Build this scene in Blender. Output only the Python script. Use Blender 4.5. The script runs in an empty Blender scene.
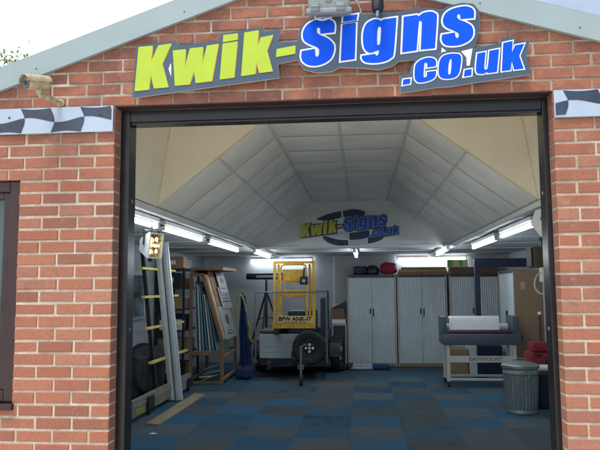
import bpy, bmesh, math, random
from mathutils import Vector, Matrix, noise
from mathutils.geometry import tessellate_polygon, delaunay_2d_cdt
random.seed(11)
R = math.radians
SC = bpy.context.scene
COL = SC.collection

# ------------------------------------------------------------------ materials
def mat(name, col, rough=.6, metal=0, var=.12, vscale=8, bump=0, bscale=60, spec=None, detail=4, dark=None, stretch=None, alpha=None, coat=0):
    """principled material with procedural tone variation and bump"""
    m = bpy.data.materials.new(name); m.use_nodes = True
    nt = m.node_tree; N = nt.nodes; L = nt.links
    b = N['Principled BSDF']
    b.inputs['Roughness'].default_value = rough; b.inputs['Metallic'].default_value = metal
    if spec is not None: b.inputs['Specular IOR Level'].default_value = spec
    if coat: b.inputs['Coat Weight'].default_value = coat
    tc = N.new('ShaderNodeTexCoord'); mp = N.new('ShaderNodeMapping')
    L.new(tc.outputs['Object'], mp.inputs['Vector'])
    if stretch: mp.inputs['Scale'].default_value = stretch
    n = N.new('ShaderNodeTexNoise'); n.inputs['Scale'].default_value = vscale; n.inputs['Detail'].default_value = detail
    L.new(mp.outputs['Vector'], n.inputs['Vector'])
    cr = N.new('ShaderNodeValToRGB'); L.new(n.outputs['Fac'], cr.inputs['Fac'])
    c = list(col)
    lo = [max(0, x*(1-var)) for x in c] if dark is None else list(dark)
    hi = [min(1, x*(1+var)) for x in c]
    cr.color_ramp.elements[0].position = .3; cr.color_ramp.elements[1].position = .7
    cr.color_ramp.elements[0].color = lo+[1]; cr.color_ramp.elements[1].color = hi+[1]
    L.new(cr.outputs['Color'], b.inputs['Base Color'])
    if bump:
        n2 = N.new('ShaderNodeTexNoise'); n2.inputs['Scale'].default_value = bscale; n2.inputs['Detail'].default_value = 5
        L.new(mp.outputs['Vector'], n2.inputs['Vector'])
        bp = N.new('ShaderNodeBump'); bp.inputs['Strength'].default_value = bump; bp.inputs['Distance'].default_value = .01
        L.new(n2.outputs['Fac'], bp.inputs['Height']); L.new(bp.outputs['Normal'], b.inputs['Normal'])
    return m

def emit_mat(name, col, strength):
    m = bpy.data.materials.new(name); m.use_nodes = True
    b = m.node_tree.nodes['Principled BSDF']
    b.inputs['Base Color'].default_value = (.8, .8, .8, 1)
    b.inputs['Emission Color'].default_value = (*col, 1); b.inputs['Emission Strength'].default_value = strength
    return m

def brick_mat():
    m = bpy.data.materials.new('fired_red_brick'); m.use_nodes = True
    nt = m.node_tree; N = nt.nodes; L = nt.links; b = N['Principled BSDF']; b.inputs['Roughness'].default_value = .88
    b.inputs['Specular IOR Level'].default_value = .25
    g = N.new('ShaderNodeNewGeometry'); cr = N.new('ShaderNodeValToRGB'); L.new(g.outputs['Random Per Island'], cr.inputs['Fac'])
    e = cr.color_ramp.elements
    e[0].position = 0; e[0].color = (.27, .115, .083, 1)
    e[1].position = 1; e[1].color = (.44, .205, .132, 1)
    for p, c in ((.2, (.365, .138, .088)), (.5, (.39, .155, .098)), (.8, (.41, .172, .110)), (.9, (.335, .148, .108))):
        x = e.new(p); x.color = (*c, 1)
    tc = N.new('ShaderNodeTexCoord')
    def noi(scale, detail=6, rough=.6):
        n = N.new('ShaderNodeTexNoise'); n.inputs['Scale'].default_value = scale; n.inputs['Detail'].default_value = detail; n.inputs['Roughness'].default_value = rough
        L.new(tc.outputs['Object'], n.inputs['Vector']); return n
    def mix(a, bb, fac, mode='MIX'):
        x = N.new('ShaderNodeMix'); x.data_type = 'RGBA'; x.blend_type = mode
        for s, v in ((x.inputs[6], a), (x.inputs[7], bb), (x.inputs[0], fac)):
            if hasattr(v, 'is_linked'): L.new(v, s)
            elif isinstance(v, tuple): s.default_value = v
            else: s.default_value = v
        return x.outputs[2]
    def ramp(src, p0, p1, v0=0, v1=1):
        x = N.new('ShaderNodeMapRange'); x.inputs[1].default_value = p0; x.inputs[2].default_value = p1
        x.inputs[3].default_value = v0; x.inputs[4].default_value = v1; L.new(src, x.inputs[0]); return x.outputs[0]
    col = mix(cr.outputs['Color'], (.24, .11, .08, 1), ramp(noi(38).outputs['Fac'], .5, .78, 0, .55))
    col = mix(col, (.50, .27, .18, 1), ramp(noi(75, 4).outputs['Fac'], .58, .8, 0, .5))
    # lime bloom and weathering; darkening with height also paints in duller light up top
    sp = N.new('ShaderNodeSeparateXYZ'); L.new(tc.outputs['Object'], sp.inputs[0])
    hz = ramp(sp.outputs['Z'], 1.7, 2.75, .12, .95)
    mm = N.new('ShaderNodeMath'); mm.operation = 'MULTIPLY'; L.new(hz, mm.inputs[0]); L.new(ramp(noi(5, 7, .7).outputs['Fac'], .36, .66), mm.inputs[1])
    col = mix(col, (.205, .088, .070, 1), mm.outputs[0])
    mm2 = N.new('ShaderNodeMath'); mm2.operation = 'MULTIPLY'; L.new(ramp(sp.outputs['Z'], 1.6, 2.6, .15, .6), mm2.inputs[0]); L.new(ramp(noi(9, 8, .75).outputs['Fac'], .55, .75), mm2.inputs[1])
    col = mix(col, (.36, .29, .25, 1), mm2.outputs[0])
    # soot and rain staining in broad uneven patches, pale lime scuffs on single faces
    col = mix(col, (.175, .085, .07, 1), ramp(noi(1.7, 9, .72).outputs['Fac'], .52, .72, 0, .55))
    col = mix(col, (.52, .40, .33, 1), ramp(noi(16, 9, .8).outputs['Fac'], .60, .74, 0, .6))
    L.new(col, b.inputs['Base Color'])
    bp = N.new('ShaderNodeBump'); bp.inputs['Strength'].default_value = .7; bp.inputs['Distance'].default_value = .006
    L.new(noi(90, 6).outputs['Fac'], bp.inputs['Height']); L.new(bp.outputs['Normal'], b.inputs['Normal'])
    return m

# ------------------------------------------------------------------ mesh builder
class MB:
    def __init__(s): s.v = []; s.f = []; s.mi = []; s.cur = 0
    def face(s, idx): s.f.append(tuple(idx)); s.mi.append(s.cur)
    def add(s, vs, fs):
        o = len(s.v); s.v += [Vector(v) for v in vs]
        for f in fs: s.face([o+i for i in f])
        return s
    def box(s, x0, x1, y0, y1, z0, z1, M=None):
        vs = [(x0,y0,z0),(x1,y0,z0),(x1,y1,z0),(x0,y1,z0),(x0,y0,z1),(x1,y0,z1),(x1,y1,z1),(x0,y1,z1)]
        if M is not None: vs = [M @ Vector(v) for v in vs]
        return s.add(vs, [(0,3,2,1),(4,5,6,7),(0,1,5,4),(1,2,6,5),(2,3,7,6),(3,0,4,7)])
    def cbox(s, x0, x1, y0, y1, z0, z1, b=.006, M=None):
        """box with every edge chamfered"""
        bm = bmesh.new(); bmesh.ops.create_cube(bm, size=1)
        for v in bm.verts: v.co = Vector((x0+(v.co.x+.5)*(x1-x0), y0+(v.co.y+.5)*(y1-y0), z0+(v.co.z+.5)*(z1-z0)))
        b = min(b, .45*min(x1-x0, y1-y0, z1-z0))
        bmesh.ops.bevel(bm, geom=list(bm.edges), offset=b, segments=2, profile=.6, affect='EDGES')
        return s.bm(bm, M)
    def bm(s, bm, M=None):
        bm.verts.index_update()
        vs = [(M @ v.co if M is not None else v.co.copy()) for v in bm.verts]
        s.add(vs, [[v.index for v in f.verts] for f in bm.faces]); bm.free(); return s
    def bar(s, a, b, w, h, up=(0,0,1)):
        a = Vector(a); b = Vector(b); d = (b-a).normalized(); u = Vector(up)
        r = d.cross(u)
        if r.length < 1e-4: r = d.cross(Vector((1,0,0)))
        r.normalize(); u = r.cross(d).normalized()
        vs = [p + r*(sx*w/2) + u*(sz*h/2) for p in (a, b) for sx, sz in ((-1,-1),(1,-1),(1,1),(-1,1))]
        return s.add(vs, [(3,2,1,0),(4,5,6,7),(0,1,5,4),(1,2,6,5),(2,3,7,6),(3,0,4,7)])
    def cyl(s, a, b, r0, r1=None, n=14, caps=True):
        r1 = r0 if r1 is None else r1
        return s.tube([a, b], [r0, r1], n, caps)
    def tube(s, pts, r, n=8, caps=True):
        pts = [Vector(p) for p in pts]; k = len(pts)
        rs = r if isinstance(r, (list, tuple)) else [r]*k
        o = len(s.v); prev = None
        for i, p in enumerate(pts):
            t = (pts[min(i+1,k-1)]-pts[max(i-1,0)]).normalized()
            if prev is None:
                u = t.orthogonal().normalized()
            else:
                u = (prev - t*prev.dot(t))
                u = u.normalized() if u.length > 1e-6 else t.orthogonal().normalized()
            prev = u; w = t.cross(u)
            for j in range(n):
                a = 2*math.pi*j/n; s.v.append(p + (u*math.cos(a)+w*math.sin(a))*rs[i])
        for i in range(k-1):
            for j in range(n):
                s.face((o+i*n+j, o+i*n+(j+1)%n, o+(i+1)*n+(j+1)%n, o+(i+1)*n+j))
        if caps:
            s.face([o+j for j in range(n)][::-1]); s.face([o+(k-1)*n+j for j in range(n)])
        return s
    def lathe(s, prof, c, n=32, axis=(0,0,1), fn=None):
        """prof: list of (r, h) along axis from point c"""
        ax = Vector(axis).normalized(); u = ax.orthogonal().normalized(); w = ax.cross(u); c = Vector(c); o = len(s.v)
        for i, (r, h) in enumerate(prof):
            for j in range(n):
                a = 2*math.pi*j/n; rr = fn(i, a, r) if fn else r
                s.v.append(c + ax*h + (u*math.cos(a)+w*math.sin(a))*max(rr, 1e-4))
        for i in range(len(prof)-1):
            for j in range(n): s.face((o+i*n+j, o+i*n+(j+1)%n, o+(i+1)*n+(j+1)%n, o+(i+1)*n+j))
        s.face([o+j for j in range(n)][::-1]); s.face([o+(len(prof)-1)*n+j for j in range(n)])
        return s
    def plate(s, polys, y0, y1, tf=None):
        """flat shape in the XZ plane (outer ring, then holes) with thickness y0 (front) .. y1 (back)"""
        rings = [[Vector((x, 0, z)) for x, z in p] for p in polys]
        flat = [v for r in rings for v in r]
        tris = tessellate_polygon([[Vector((v.x, v.z, 0)) for v in r] for r in rings])
        n = len(flat)
        vs = [Vector((v.x, y0, v.z)) for v in flat] + [Vector((v.x, y1, v.z)) for v in flat]
        if tf: vs = [tf(v) for v in vs]
        fs = []
        for t in tris:
            a, b, c = (flat[i] for i in t)
            ccw = (b.x-a.x)*(c.z-a.z)-(b.z-a.z)*(c.x-a.x) > 0
            t = tuple(t) if ccw else tuple(t)[::-1]
            fs.append(t); fs.append(tuple(n+i for i in t[::-1]))
        o = 0
        for r in rings:
            k = len(r)
            for i in range(k): fs.append((o+i, o+(i+1)%k, n+o+(i+1)%k, n+o+i))
            o += k
        return s.add(vs, fs)
    def blob(s, ring, y0, y1):
        """everything enclosed by a ring that may cross itself, as one plate"""
        k = len(ring)
        vs, es, fs, *_ = delaunay_2d_cdt([Vector(p) for p in ring], [(i, (i+1) % k) for i in range(k)], [], 1, 1e-6)
        n = len(vs); cnt = {}
        for f in fs:
            for i in range(len(f)):
                e = (f[i], f[(i+1) % len(f)]); cnt[e] = cnt.get(e, 0)+1
        out = [tuple(f) for f in fs]+[tuple(n+i for i in f[::-1]) for f in fs]
        out += [(a, n+a, n+b, b) for (a, b) in cnt if (b, a) not in cnt]
        return s.add([(v.x, y0, v.y) for v in vs]+[(v.x, y1, v.y) for v in vs], out)
    def mesh(s, name, mats, org=Vector((0,0,0)), smooth=None):
        me = bpy.data.meshes.new(name)
        me.from_pydata([tuple(v-org) for v in s.v], [], s.f)
        for m in (mats if isinstance(mats, (list, tuple)) else [mats]): me.materials.append(m)
        me.polygons.foreach_set('material_index', s.mi)
        if smooth is not None:
            me.polygons.foreach_set('use_smooth', [True]*len(me.polygons)); me.set_sharp_from_angle(angle=R(smooth))
        me.validate(); me.update()
        b = bmesh.new(); b.from_mesh(me); bmesh.ops.recalc_face_normals(b, faces=b.faces); b.to_mesh(me); b.free()
        return me

def root_of(o):
    while o.parent: o = o.parent
    return o
def tag(o, label, cat, group=None, kind=None):
    if label: o['label'] = label
    if cat: o['category'] = cat
    if group: o['group'] = group
    if kind: o['kind'] = kind
    return o
def thing(name, label, cat, loc=(0,0,0), group=None):
    o = bpy.data.objects.new(name, None); COL.objects.link(o); o.location = loc; o.empty_display_size = .1
    return tag(o, label, cat, group)
ORG = {}
def part(name, mb, m, parent, smooth=None, label=None):
    """mesh in world coordinates, hung under a thing or a part"""
    org = Vector(root_of(parent).location)
    o = bpy.data.objects.new(name, mb.mesh(name, m, org, smooth)); COL.objects.link(o); o.parent = parent
    if label: o['label'] = label
    return o
def parts(name, mb, m, parent, smooth=None):
    """one child per separate piece of the builder"""
    par = list(range(len(mb.v)))
    def find(i):
        while par[i] != i: par[i] = par[par[i]]; i = par[i]
        return i
    for f in mb.f:
        for i in f[1:]: par[find(i)] = find(f[0])
    comp = {}
    for f in mb.f: comp.setdefault(find(f[0]), []).append(f)
    for fs in comp.values():
        q = MB(); ids = sorted({i for f in fs for i in f}); ix = {i: k for k, i in enumerate(ids)}
        q.add([mb.v[i] for i in ids], [[ix[i] for i in f] for f in fs]); part(name, q, m, parent, smooth)
def solo(name, mb, m, label, cat, loc, group=None, smooth=None):
    o = bpy.data.objects.new(name, mb.mesh(name, m, Vector(loc), smooth)); COL.objects.link(o); o.location = loc
    return tag(o, label, cat, group)
def structure(name, mb, m, smooth=None):
    o = bpy.data.objects.new(name, mb.mesh(name, m, Vector((0,0,0)), smooth)); COL.objects.link(o); o['kind'] = 'structure'; return o
def dup(o, parent=None):
    c = o.copy(); COL.objects.link(c); c.parent = parent
    for ch in list(o.children): dup(ch, c)
    return c
def text_mesh(body, size, bold=.0):
    cu = bpy.data.curves.new('lettering', 'FONT'); cu.body = body; cu.size = size; cu.offset = bold; cu.extrude = .001
    cu.align_x = 'CENTER'; cu.align_y = 'CENTER'
    t = bpy.data.objects.new('lettering_source', cu); COL.objects.link(t)
    dg = bpy.context.evaluated_depsgraph_get(); me = bpy.data.meshes.new_from_object(t.evaluated_get(dg))
    vs = [v.co.copy() for v in me.vertices]; fs = [tuple(p.vertices) for p in me.polygons]
    bpy.data.objects.remove(t); bpy.data.curves.remove(cu); bpy.data.meshes.remove(me)
    return vs, fs

# polygon helpers for the lettering
def area(p): return .5*sum(p[i][0]*p[(i+1)%len(p)][1]-p[(i+1)%len(p)][0]*p[i][1] for i in range(len(p)))
def smooth_poly(p, n=5, corner=48):
    k = len(p); out = []
    P = [Vector(q) for q in p]
    def iscorner(i):
        a = P[i]-P[i-1]; b = P[(i+1)%k]-P[i]
        return a.length < 1e-9 or b.length < 1e-9 or math.degrees(a.angle(b)) > corner
    C = [iscorner(i) for i in range(k)]
    for i in range(k):
        p1, p2 = P[i], P[(i+1)%k]
        p0 = P[i-1] if not C[i] else p1; p3 = P[(i+2)%k] if not C[(i+1)%k] else p2
        m1 = (p2-p0)*.5; m2 = (p3-p1)*.5
        if C[i] and C[(i+1)%k]: out.append(tuple(p1)); continue
        for j in range(n):
            t = j/n; t2 = t*t; t3 = t2*t
            out.append(tuple(p1*(2*t3-3*t2+1)+m1*(t3-2*t2+t)+p2*(-2*t3+3*t2)+m2*(t3-t2)))
    return out
def offset_poly(p, d):
    """outward (d>0) mitred offset"""
    if area(p) < 0: p = p[::-1]
    k = len(p); out = []
    for i in range(k):
        a = Vector(p[i])-Vector(p[i-1]); b = Vector(p[(i+1)%k])-Vector(p[i])
        if a.length < 1e-9 or b.length < 1e-9: continue
        na = Vector((a.y, -a.x)).normalized(); nb = Vector((b.y, -b.x)).normalized()
        m = na+nb
        if m.length < 1e-3: m = na
        else: m = m.normalized()
        c = max(m.dot(na), .5)
        out.append(tuple(Vector(p[i])+m*(d/c)))
    return out
GLYPHS = {
    'K': [[(-1.3335,3.0197),(-1.2482,3.023),(-1.2565,2.9231),(-1.211,3.0243),(-1.133,3.0327),(-1.187,2.9105),(-1.1491,2.7657),(-1.2335,2.7611),(-1.2573,2.8497),(-1.2685,2.7546),(-1.3533,2.7489)]],
    'w': [[(-1.118,2.9888),(-1.0431,2.9925),(-1.0457,2.8803),(-1.0127,2.9975),(-0.9357,3.0024),(-0.9386,2.8941),(-0.9084,3.0107),(-0.8404,3.0171),(-0.8798,2.7928),(-0.9754,2.7852),(-0.9878,2.8617),(-1.0162,2.7773),(-1.103,2.7737)]],
    'i1': [[(-0.8073,3.0716),(-0.7229,3.0785),(-0.7247,3.0434),(-0.809,3.0327)]],
    'i2': [[(-0.8108,3.0184),(-0.7246,3.029),(-0.7443,2.8099),(-0.827,2.8025)]],
    'k': [[(-0.678,3.0815),(-0.5959,3.0915),(-0.6015,2.9874),(-0.5795,3.0464),(-0.5087,3.0582),(-0.5449,2.9657),(-0.5124,2.8393),(-0.5895,2.8324),(-0.6083,2.9007),(-0.615,2.8272),(-0.6966,2.8174)]],
    'dash': [[(-0.4823,2.9705),(-0.3739,2.987),(-0.3772,2.9419),(-0.4855,2.9272)]],
    'S': [[(-0.1399,3.0612),(-0.1357,3.1015),(-0.1465,3.129),(-0.1883,3.1465),(-0.2445,3.1433),(-0.2962,3.1186),(-0.3219,3.0811),(-0.3268,3.0475),(-0.3186,3.0182),(-0.2879,2.9947),(-0.2461,2.9765),(-0.2294,2.9595),(-0.2316,2.9279),(-0.242,2.914),(-0.2522,2.9192),(-0.2555,2.9644),(-0.3341,2.9543),(-0.3372,2.9179),(-0.3262,2.8887),(-0.2937,2.8663),(-0.2471,2.8616),(-0.2006,2.874),(-0.1632,2.8993),(-0.1442,2.9386),(-0.1409,2.9768),(-0.1527,3.0013),(-0.1803,3.0265),(-0.222,3.0476),(-0.2415,3.0629),(-0.2431,3.0872),(-0.2337,3.0964),(-0.2235,3.0891),(-0.221,3.0553)]],
    'si1': [[(-0.0826,3.1568),(0.001,3.1652),(-0.0055,3.1308),(-0.0867,3.1222)]],
    'si2': [[(-0.0893,3.1068),(-0.0093,3.1167),(-0.0198,2.8926),(-0.103,2.8838)]],
    'g': [[(0.2295,3.1345),(0.1542,3.1266),(0.1411,3.1157),(0.122,3.1271),(0.0945,3.1284),(0.0572,3.109),(0.0383,3.0763),(0.0301,3.0288),(0.032,2.9761),(0.0452,2.9422),(0.0725,2.9268),(0.1103,2.9375),(0.1232,2.9408),(0.119,2.9153),(0.1088,2.9062),(0.099,2.919),(0.0217,2.9099),(0.0233,2.8908),(0.044,2.8709),(0.0943,2.8641),(0.1492,2.8695),(0.1906,2.8886),(0.2096,2.9257)],[(0.1212,3.0802),(0.1314,3.0845),(0.1384,3.0698),(0.1304,2.9843),(0.121,2.9713),(0.1129,2.9812),(0.1152,3.0537)]],
    'n': [[(0.2715,3.1365),(0.3501,3.1451),(0.3589,3.1361),(0.3885,3.1557),(0.434,3.1602),(0.4608,3.1465),(0.4645,3.1158),(0.448,2.9384),(0.3658,2.9335),(0.376,3.0914),(0.3682,3.1051),(0.3588,3.0941),(0.3412,2.9298),(0.2576,2.921)]],
    's': [[(0.6758,3.1106),(0.6788,3.1483),(0.6643,3.1727),(0.6243,3.1842),(0.5609,3.1731),(0.5197,3.1513),(0.5008,3.1189),(0.4998,3.0857),(0.5172,3.0611),(0.5571,3.0404),(0.5835,3.0231),(0.5874,3.0059),(0.5781,2.9922),(0.5685,3.0021),(0.5657,3.0277),(0.4916,3.0178),(0.4881,2.9867),(0.5053,2.9577),(0.5454,2.9484),(0.5993,2.9536),(0.6446,2.9751),(0.668,3.007),(0.6692,3.0447),(0.6566,3.0689),(0.6258,3.0892),(0.5949,3.103),(0.5801,3.1198),(0.5832,3.1349),(0.5923,3.1392),(0.5992,3.1284),(0.5977,3.1076)]],
    'd1': [[(0.261,2.7571),(0.3029,2.7611),(0.2991,2.7315),(0.2564,2.7251)]],
    'c': [[(0.4498,2.8302),(0.4521,2.8583),(0.4395,2.8765),(0.4049,2.8828),(0.362,2.87),(0.3343,2.8429),(0.327,2.7988),(0.3284,2.7586),(0.3433,2.7379),(0.3742,2.7368),(0.4168,2.7472),(0.4443,2.7662),(0.4514,2.802),(0.3989,2.7976),(0.3959,2.7704),(0.3849,2.7644),(0.3783,2.7767),(0.3846,2.8449),(0.3934,2.855),(0.4017,2.8466),(0.4003,2.8241)]],
    'o': [[(0.5594,2.9006),(0.5862,2.897),(0.597,2.8765),(0.5917,2.8285),(0.5829,2.7888),(0.563,2.7616),(0.5245,2.7527),(0.4862,2.7566),(0.4676,2.7773),(0.4664,2.8175),(0.4738,2.8614),(0.4938,2.8888),(0.5248,2.8996)],[(0.5332,2.8695),(0.5416,2.8691),(0.5397,2.8306),(0.5338,2.7844),(0.5251,2.7767),(0.5193,2.7865),(0.5239,2.8393)]],
    'd2': [[(0.6152,2.8001),(0.654,2.8049),(0.6511,2.7672),(0.608,2.7617)]],
    'u': [[(0.6895,2.8962),(0.736,2.9033),(0.726,2.811),(0.7341,2.7981),(0.7457,2.8129),(0.7584,2.9087),(0.8134,2.918),(0.7966,2.7822),(0.7445,2.7771),(0.7414,2.7844),(0.7171,2.7736),(0.6873,2.7766),(0.6779,2.8021)]],
    'uk': [[(0.8385,2.953),(0.8917,2.9624),(0.884,2.8925),(0.9042,2.9348),(0.9555,2.9434),(0.9248,2.8729),(0.9472,2.7959),(0.8937,2.7918),(0.8821,2.8433),(0.8733,2.7899),(0.824,2.7856)]],
    'board': [[(-1.3696,2.7072),(-1.3535,3.0356),(-1.1332,3.0532),(-1.1051,3.0609),(-1.0829,3.0289),(-0.9582,3.033),(-0.8405,3.0404),(-0.8284,3.0826),(-0.6867,3.1051),(-0.5653,3.1171),(-0.5562,3.0878),(-0.4605,3.0954),(-0.4803,3.0158),(-0.361,3.0162),(-0.3478,3.0921),(-0.3197,3.1294),(-0.2627,3.1604),(-0.1639,3.175),(-0.1039,3.1783),(0.0126,3.1851),(0.0272,3.1658),(0.128,3.164),(0.2404,3.1758),(0.3111,3.181),(0.4079,3.1904),(0.4666,3.1814),(0.489,3.1687),(0.5257,3.1938),(0.6148,3.2084),(0.6781,3.1991),(0.7101,3.1561),(0.7108,3.0569),(0.6912,2.9821),(0.6724,2.9346),(0.8129,2.9526),(0.8282,2.9821),(0.8995,2.9891),(0.907,2.9635),(0.9889,2.9611),(0.9688,2.88),(0.9866,2.7632),(0.7883,2.7393),(0.617,2.7189),(0.5233,2.7062),(0.4503,2.7059),(0.3867,2.6962),(0.3304,2.6881),(0.2415,2.6811),(0.2408,2.7861),(0.3021,2.794),(0.3119,2.8396),(0.336,2.8762),(0.2398,2.8722),(0.1941,2.8413),(0.1217,2.8253),(0.0278,2.8382),(-0.1082,2.8485),(-0.156,2.8247),(-0.2473,2.8203),(-0.3231,2.8454),(-0.354,2.8897),(-0.3648,2.9049),(-0.4765,2.8854),(-0.4708,2.7988)]],
    'patch': [[(0.5972,2.9137),(0.6637,2.9289),(0.6444,2.8274),(0.6277,2.8251),(0.6265,2.8763)]],
    'patch2': [[(0.4868,2.9426),(0.5138,2.9184),(0.4847,2.9106),(0.4552,2.8864),(0.4847,2.9093)]],
    'patch3': [[(-1.1401,2.8991),(-1.1309,2.9132),(-1.1298,2.8297),(-1.1473,2.8774)]],
}
# ------------------------------------------------------------------ palette
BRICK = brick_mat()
MORTAR = mat('lime_mortar', (.54, .455, .375), .95, var=.22, vscale=14, bump=.5, bscale=120)
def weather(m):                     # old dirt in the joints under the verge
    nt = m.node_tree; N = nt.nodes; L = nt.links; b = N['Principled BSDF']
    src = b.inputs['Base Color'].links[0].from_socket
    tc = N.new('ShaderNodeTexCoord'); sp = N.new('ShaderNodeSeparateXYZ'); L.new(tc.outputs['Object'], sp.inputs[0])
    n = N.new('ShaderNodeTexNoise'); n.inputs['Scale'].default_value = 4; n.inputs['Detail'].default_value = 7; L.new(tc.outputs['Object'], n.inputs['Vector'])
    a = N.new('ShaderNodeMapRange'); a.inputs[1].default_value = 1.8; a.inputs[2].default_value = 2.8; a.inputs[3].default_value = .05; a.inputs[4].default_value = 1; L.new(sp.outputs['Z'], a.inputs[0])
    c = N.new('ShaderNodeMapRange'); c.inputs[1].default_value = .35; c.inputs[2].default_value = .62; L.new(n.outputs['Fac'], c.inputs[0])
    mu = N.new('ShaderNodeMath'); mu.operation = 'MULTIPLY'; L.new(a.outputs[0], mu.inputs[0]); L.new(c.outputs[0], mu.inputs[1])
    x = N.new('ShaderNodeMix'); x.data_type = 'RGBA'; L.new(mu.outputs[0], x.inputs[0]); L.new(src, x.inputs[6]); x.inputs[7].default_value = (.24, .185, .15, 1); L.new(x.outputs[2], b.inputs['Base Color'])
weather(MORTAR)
VERGE = mat('painted_verge', (.30, .375, .40), .55, var=.06, vscale=3, bump=.08, bscale=25)
DARKFRAME = mat('dark_brown_paint', (.013, .011, .014), .25, var=.35, vscale=6, bump=.03, bscale=40)
BROWNTRIM = mat('brown_trim', (.040, .020, .020), .45, var=.3, vscale=9)
WINBROWN = mat('brown_window_frame', (.032, .013, .016), .38, var=.2, vscale=8)
PANE = mat('window_pane_glass', (.035, .075, .075), .08, var=.35, vscale=1.5, spec=.7)  # teal base colour stands in for reflections in the glass
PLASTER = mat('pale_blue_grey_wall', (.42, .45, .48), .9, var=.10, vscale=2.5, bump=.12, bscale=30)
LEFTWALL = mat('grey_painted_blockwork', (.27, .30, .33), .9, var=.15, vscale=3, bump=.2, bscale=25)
SOFFIT = mat('soffit_board', (.50, .53, .55), .85, var=.10, vscale=2)
CREAM = mat('cream_board', (.80, .74, .60), .85, var=.06, vscale=2.5, bump=.05, bscale=10)
TILE = mat('ceiling_tile', (.80, .79, .74), .85, var=.09, vscale=2.2, bump=.05, bscale=18)
BATTEN = mat('ceiling_batten', (.62, .62, .59), .7, var=.12)
WHITEP = mat('white_panel', (.66, .67, .66), .7, var=.06, vscale=3)
ROOFM = mat('roof_sheet', (.10, .10, .11), .8, var=.2)
CONC = mat('concrete_drive', (.62, .58, .50), .92, var=.2, vscale=5, bump=.4, bscale=60)
GRASS = mat('rough_ground', (.10, .13, .05), .95, var=.4, vscale=.8, bump=.6, bscale=20)
BLACK = mat('black_plastic', (.012, .013, .015), .45, var=.3)
BLACKSTEEL = mat('black_steel', (.018, .02, .024), .38, metal=.2, var=.3)
RUBBER = mat('tyre_rubber', (.014, .015, .017), .75, var=.3, bump=.2, bscale=80)
NAVY = mat('navy_paint', (.012, .018, .05), .5, var=.25)
ALU = mat('brushed_aluminium', (.74, .77, .78), .42, metal=.35, var=.1, vscale=10, stretch=(1,1,.05))
STEEL = mat('galvanised_steel', (.235, .285, .285), .42, metal=.55, var=.12, vscale=16, bump=.06, bscale=50)
WHITEPL = mat('white_plastic', (.72, .73, .72), .4, var=.05)
GREYPL = mat('grey_plastic', (.36, .39, .42), .45, var=.08)
BEIGE = mat('beige_camera_paint', (.42, .35, .21), .5, var=.35, vscale=40)
YELLOW = mat('yellow_paint', (.62, .36, .04), .45, var=.22, vscale=14)
YBAR = mat('yellow_bar', (.66, .52, .12), .5, var=.15)
PINE = mat('pine_timber', (.23, .135, .075), .7, var=.25, vscale=6, stretch=(1,1,.15), bump=.1)
CHIP = mat('chipboard', (.34, .23, .13), .8, var=.18, vscale=60, bump=.1)
OAKBEI = mat('brown_laminate', (.30, .20, .12), .6, var=.08, vscale=4, stretch=(3,3,.3))
TAMB = mat('grey_tambour', (.55, .62, .65), .5, var=.06, vscale=3)
MAROON = mat('maroon_roller', (.10, .03, .045), .5, var=.2)
SLATE = mat('slate_blue_machine', (.07, .095, .12), .45, var=.15)
RED = mat('red_enamel', (.24, .015, .025), .35, var=.2)
BLUECL = mat('blue_cloth', (.01, .04, .15), .85, var=.35, vscale=12)
YELCL = mat('yellow_cloth', (.26, .25, .03), .8, var=.2)
CARD = mat('brown_cardboard', (.30, .19, .11), .85, var=.15)
LITTUBE = emit_mat('lit_tube', (.84, .93, 1.0), 22)

GX0, GX1, YF, YB = -3.45, 3.05, 3.781, 13.5
def verge(x):                       # underside line of the verge board
    return min(3.055+.346*(x+1.468), 3.16-.312*(x-.72))
APX = (3.16+.312*.72-3.055-.346*1.468)/(.346+.312)

# ------------------------------------------------------------------ ground
g = MB(); g.box(-300, 300, -300, 400, -.40, -.05); structure('ground', g, GRASS)
g = MB(); g.box(-14, 14, -22, 3.88, -.048, -.010); structure('driveway', g, CONC)

# carpet tiles: chequer of blue and worn grey brown
FL = bpy.data.materials.new('carpet_tiles'); FL.use_nodes = True
nt = FL.node_tree; N = nt.nodes; L = nt.links; b = N['Principled BSDF']; b.inputs['Roughness'].default_value = .95; b.inputs['Specular IOR Level'].default_value = .12
at = N.new('ShaderNodeVertexColor'); at.layer_name = 'tile'
tc = N.new('ShaderNodeTexCoord')
n1 = N.new('ShaderNodeTexNoise'); n1.inputs['Scale'].default_value = 3.2; n1.inputs['Detail'].default_value = 8; n1.inputs['Roughness'].default_value = .7
L.new(tc.outputs['Object'], n1.inputs['Vector'])
n2 = N.new('ShaderNodeTexNoise'); n2.inputs['Scale'].default_value = 140; L.new(tc.outputs['Object'], n2.inputs['Vector'])
mr = N.new('ShaderNodeMapRange'); mr.inputs[1].default_value = .36; mr.inputs[2].default_value = .64; mr.inputs[3].default_value = 0; mr.inputs[4].default_value = .8; L.new(n1.outputs['Fac'], mr.inputs[0])
mx = N.new('ShaderNodeMix'); mx.data_type = 'RGBA'; L.new(mr.outputs[0], mx.inputs[0])
n3 = N.new('ShaderNodeTexNoise'); n3.inputs['Scale'].default_value = 1.5; n3.inputs['Detail'].default_value = 9; n3.inputs['Roughness'].default_value = .72; n3.inputs['Distortion'].default_value = .6
mp3 = N.new('ShaderNodeMapping'); mp3.inputs['Location'].default_value = (3.7, 1.2, 0); L.new(tc.outputs['Object'], mp3.inputs['Vector']); L.new(mp3.outputs['Vector'], n3.inputs['Vector'])
mr3 = N.new('ShaderNodeMapRange'); mr3.inputs[1].default_value = .50; mr3.inputs[2].default_value = .66; mr3.inputs[3].default_value = 0; mr3.inputs[4].default_value = .75; L.new(n3.outputs['Fac'], mr3.inputs[0])
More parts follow.
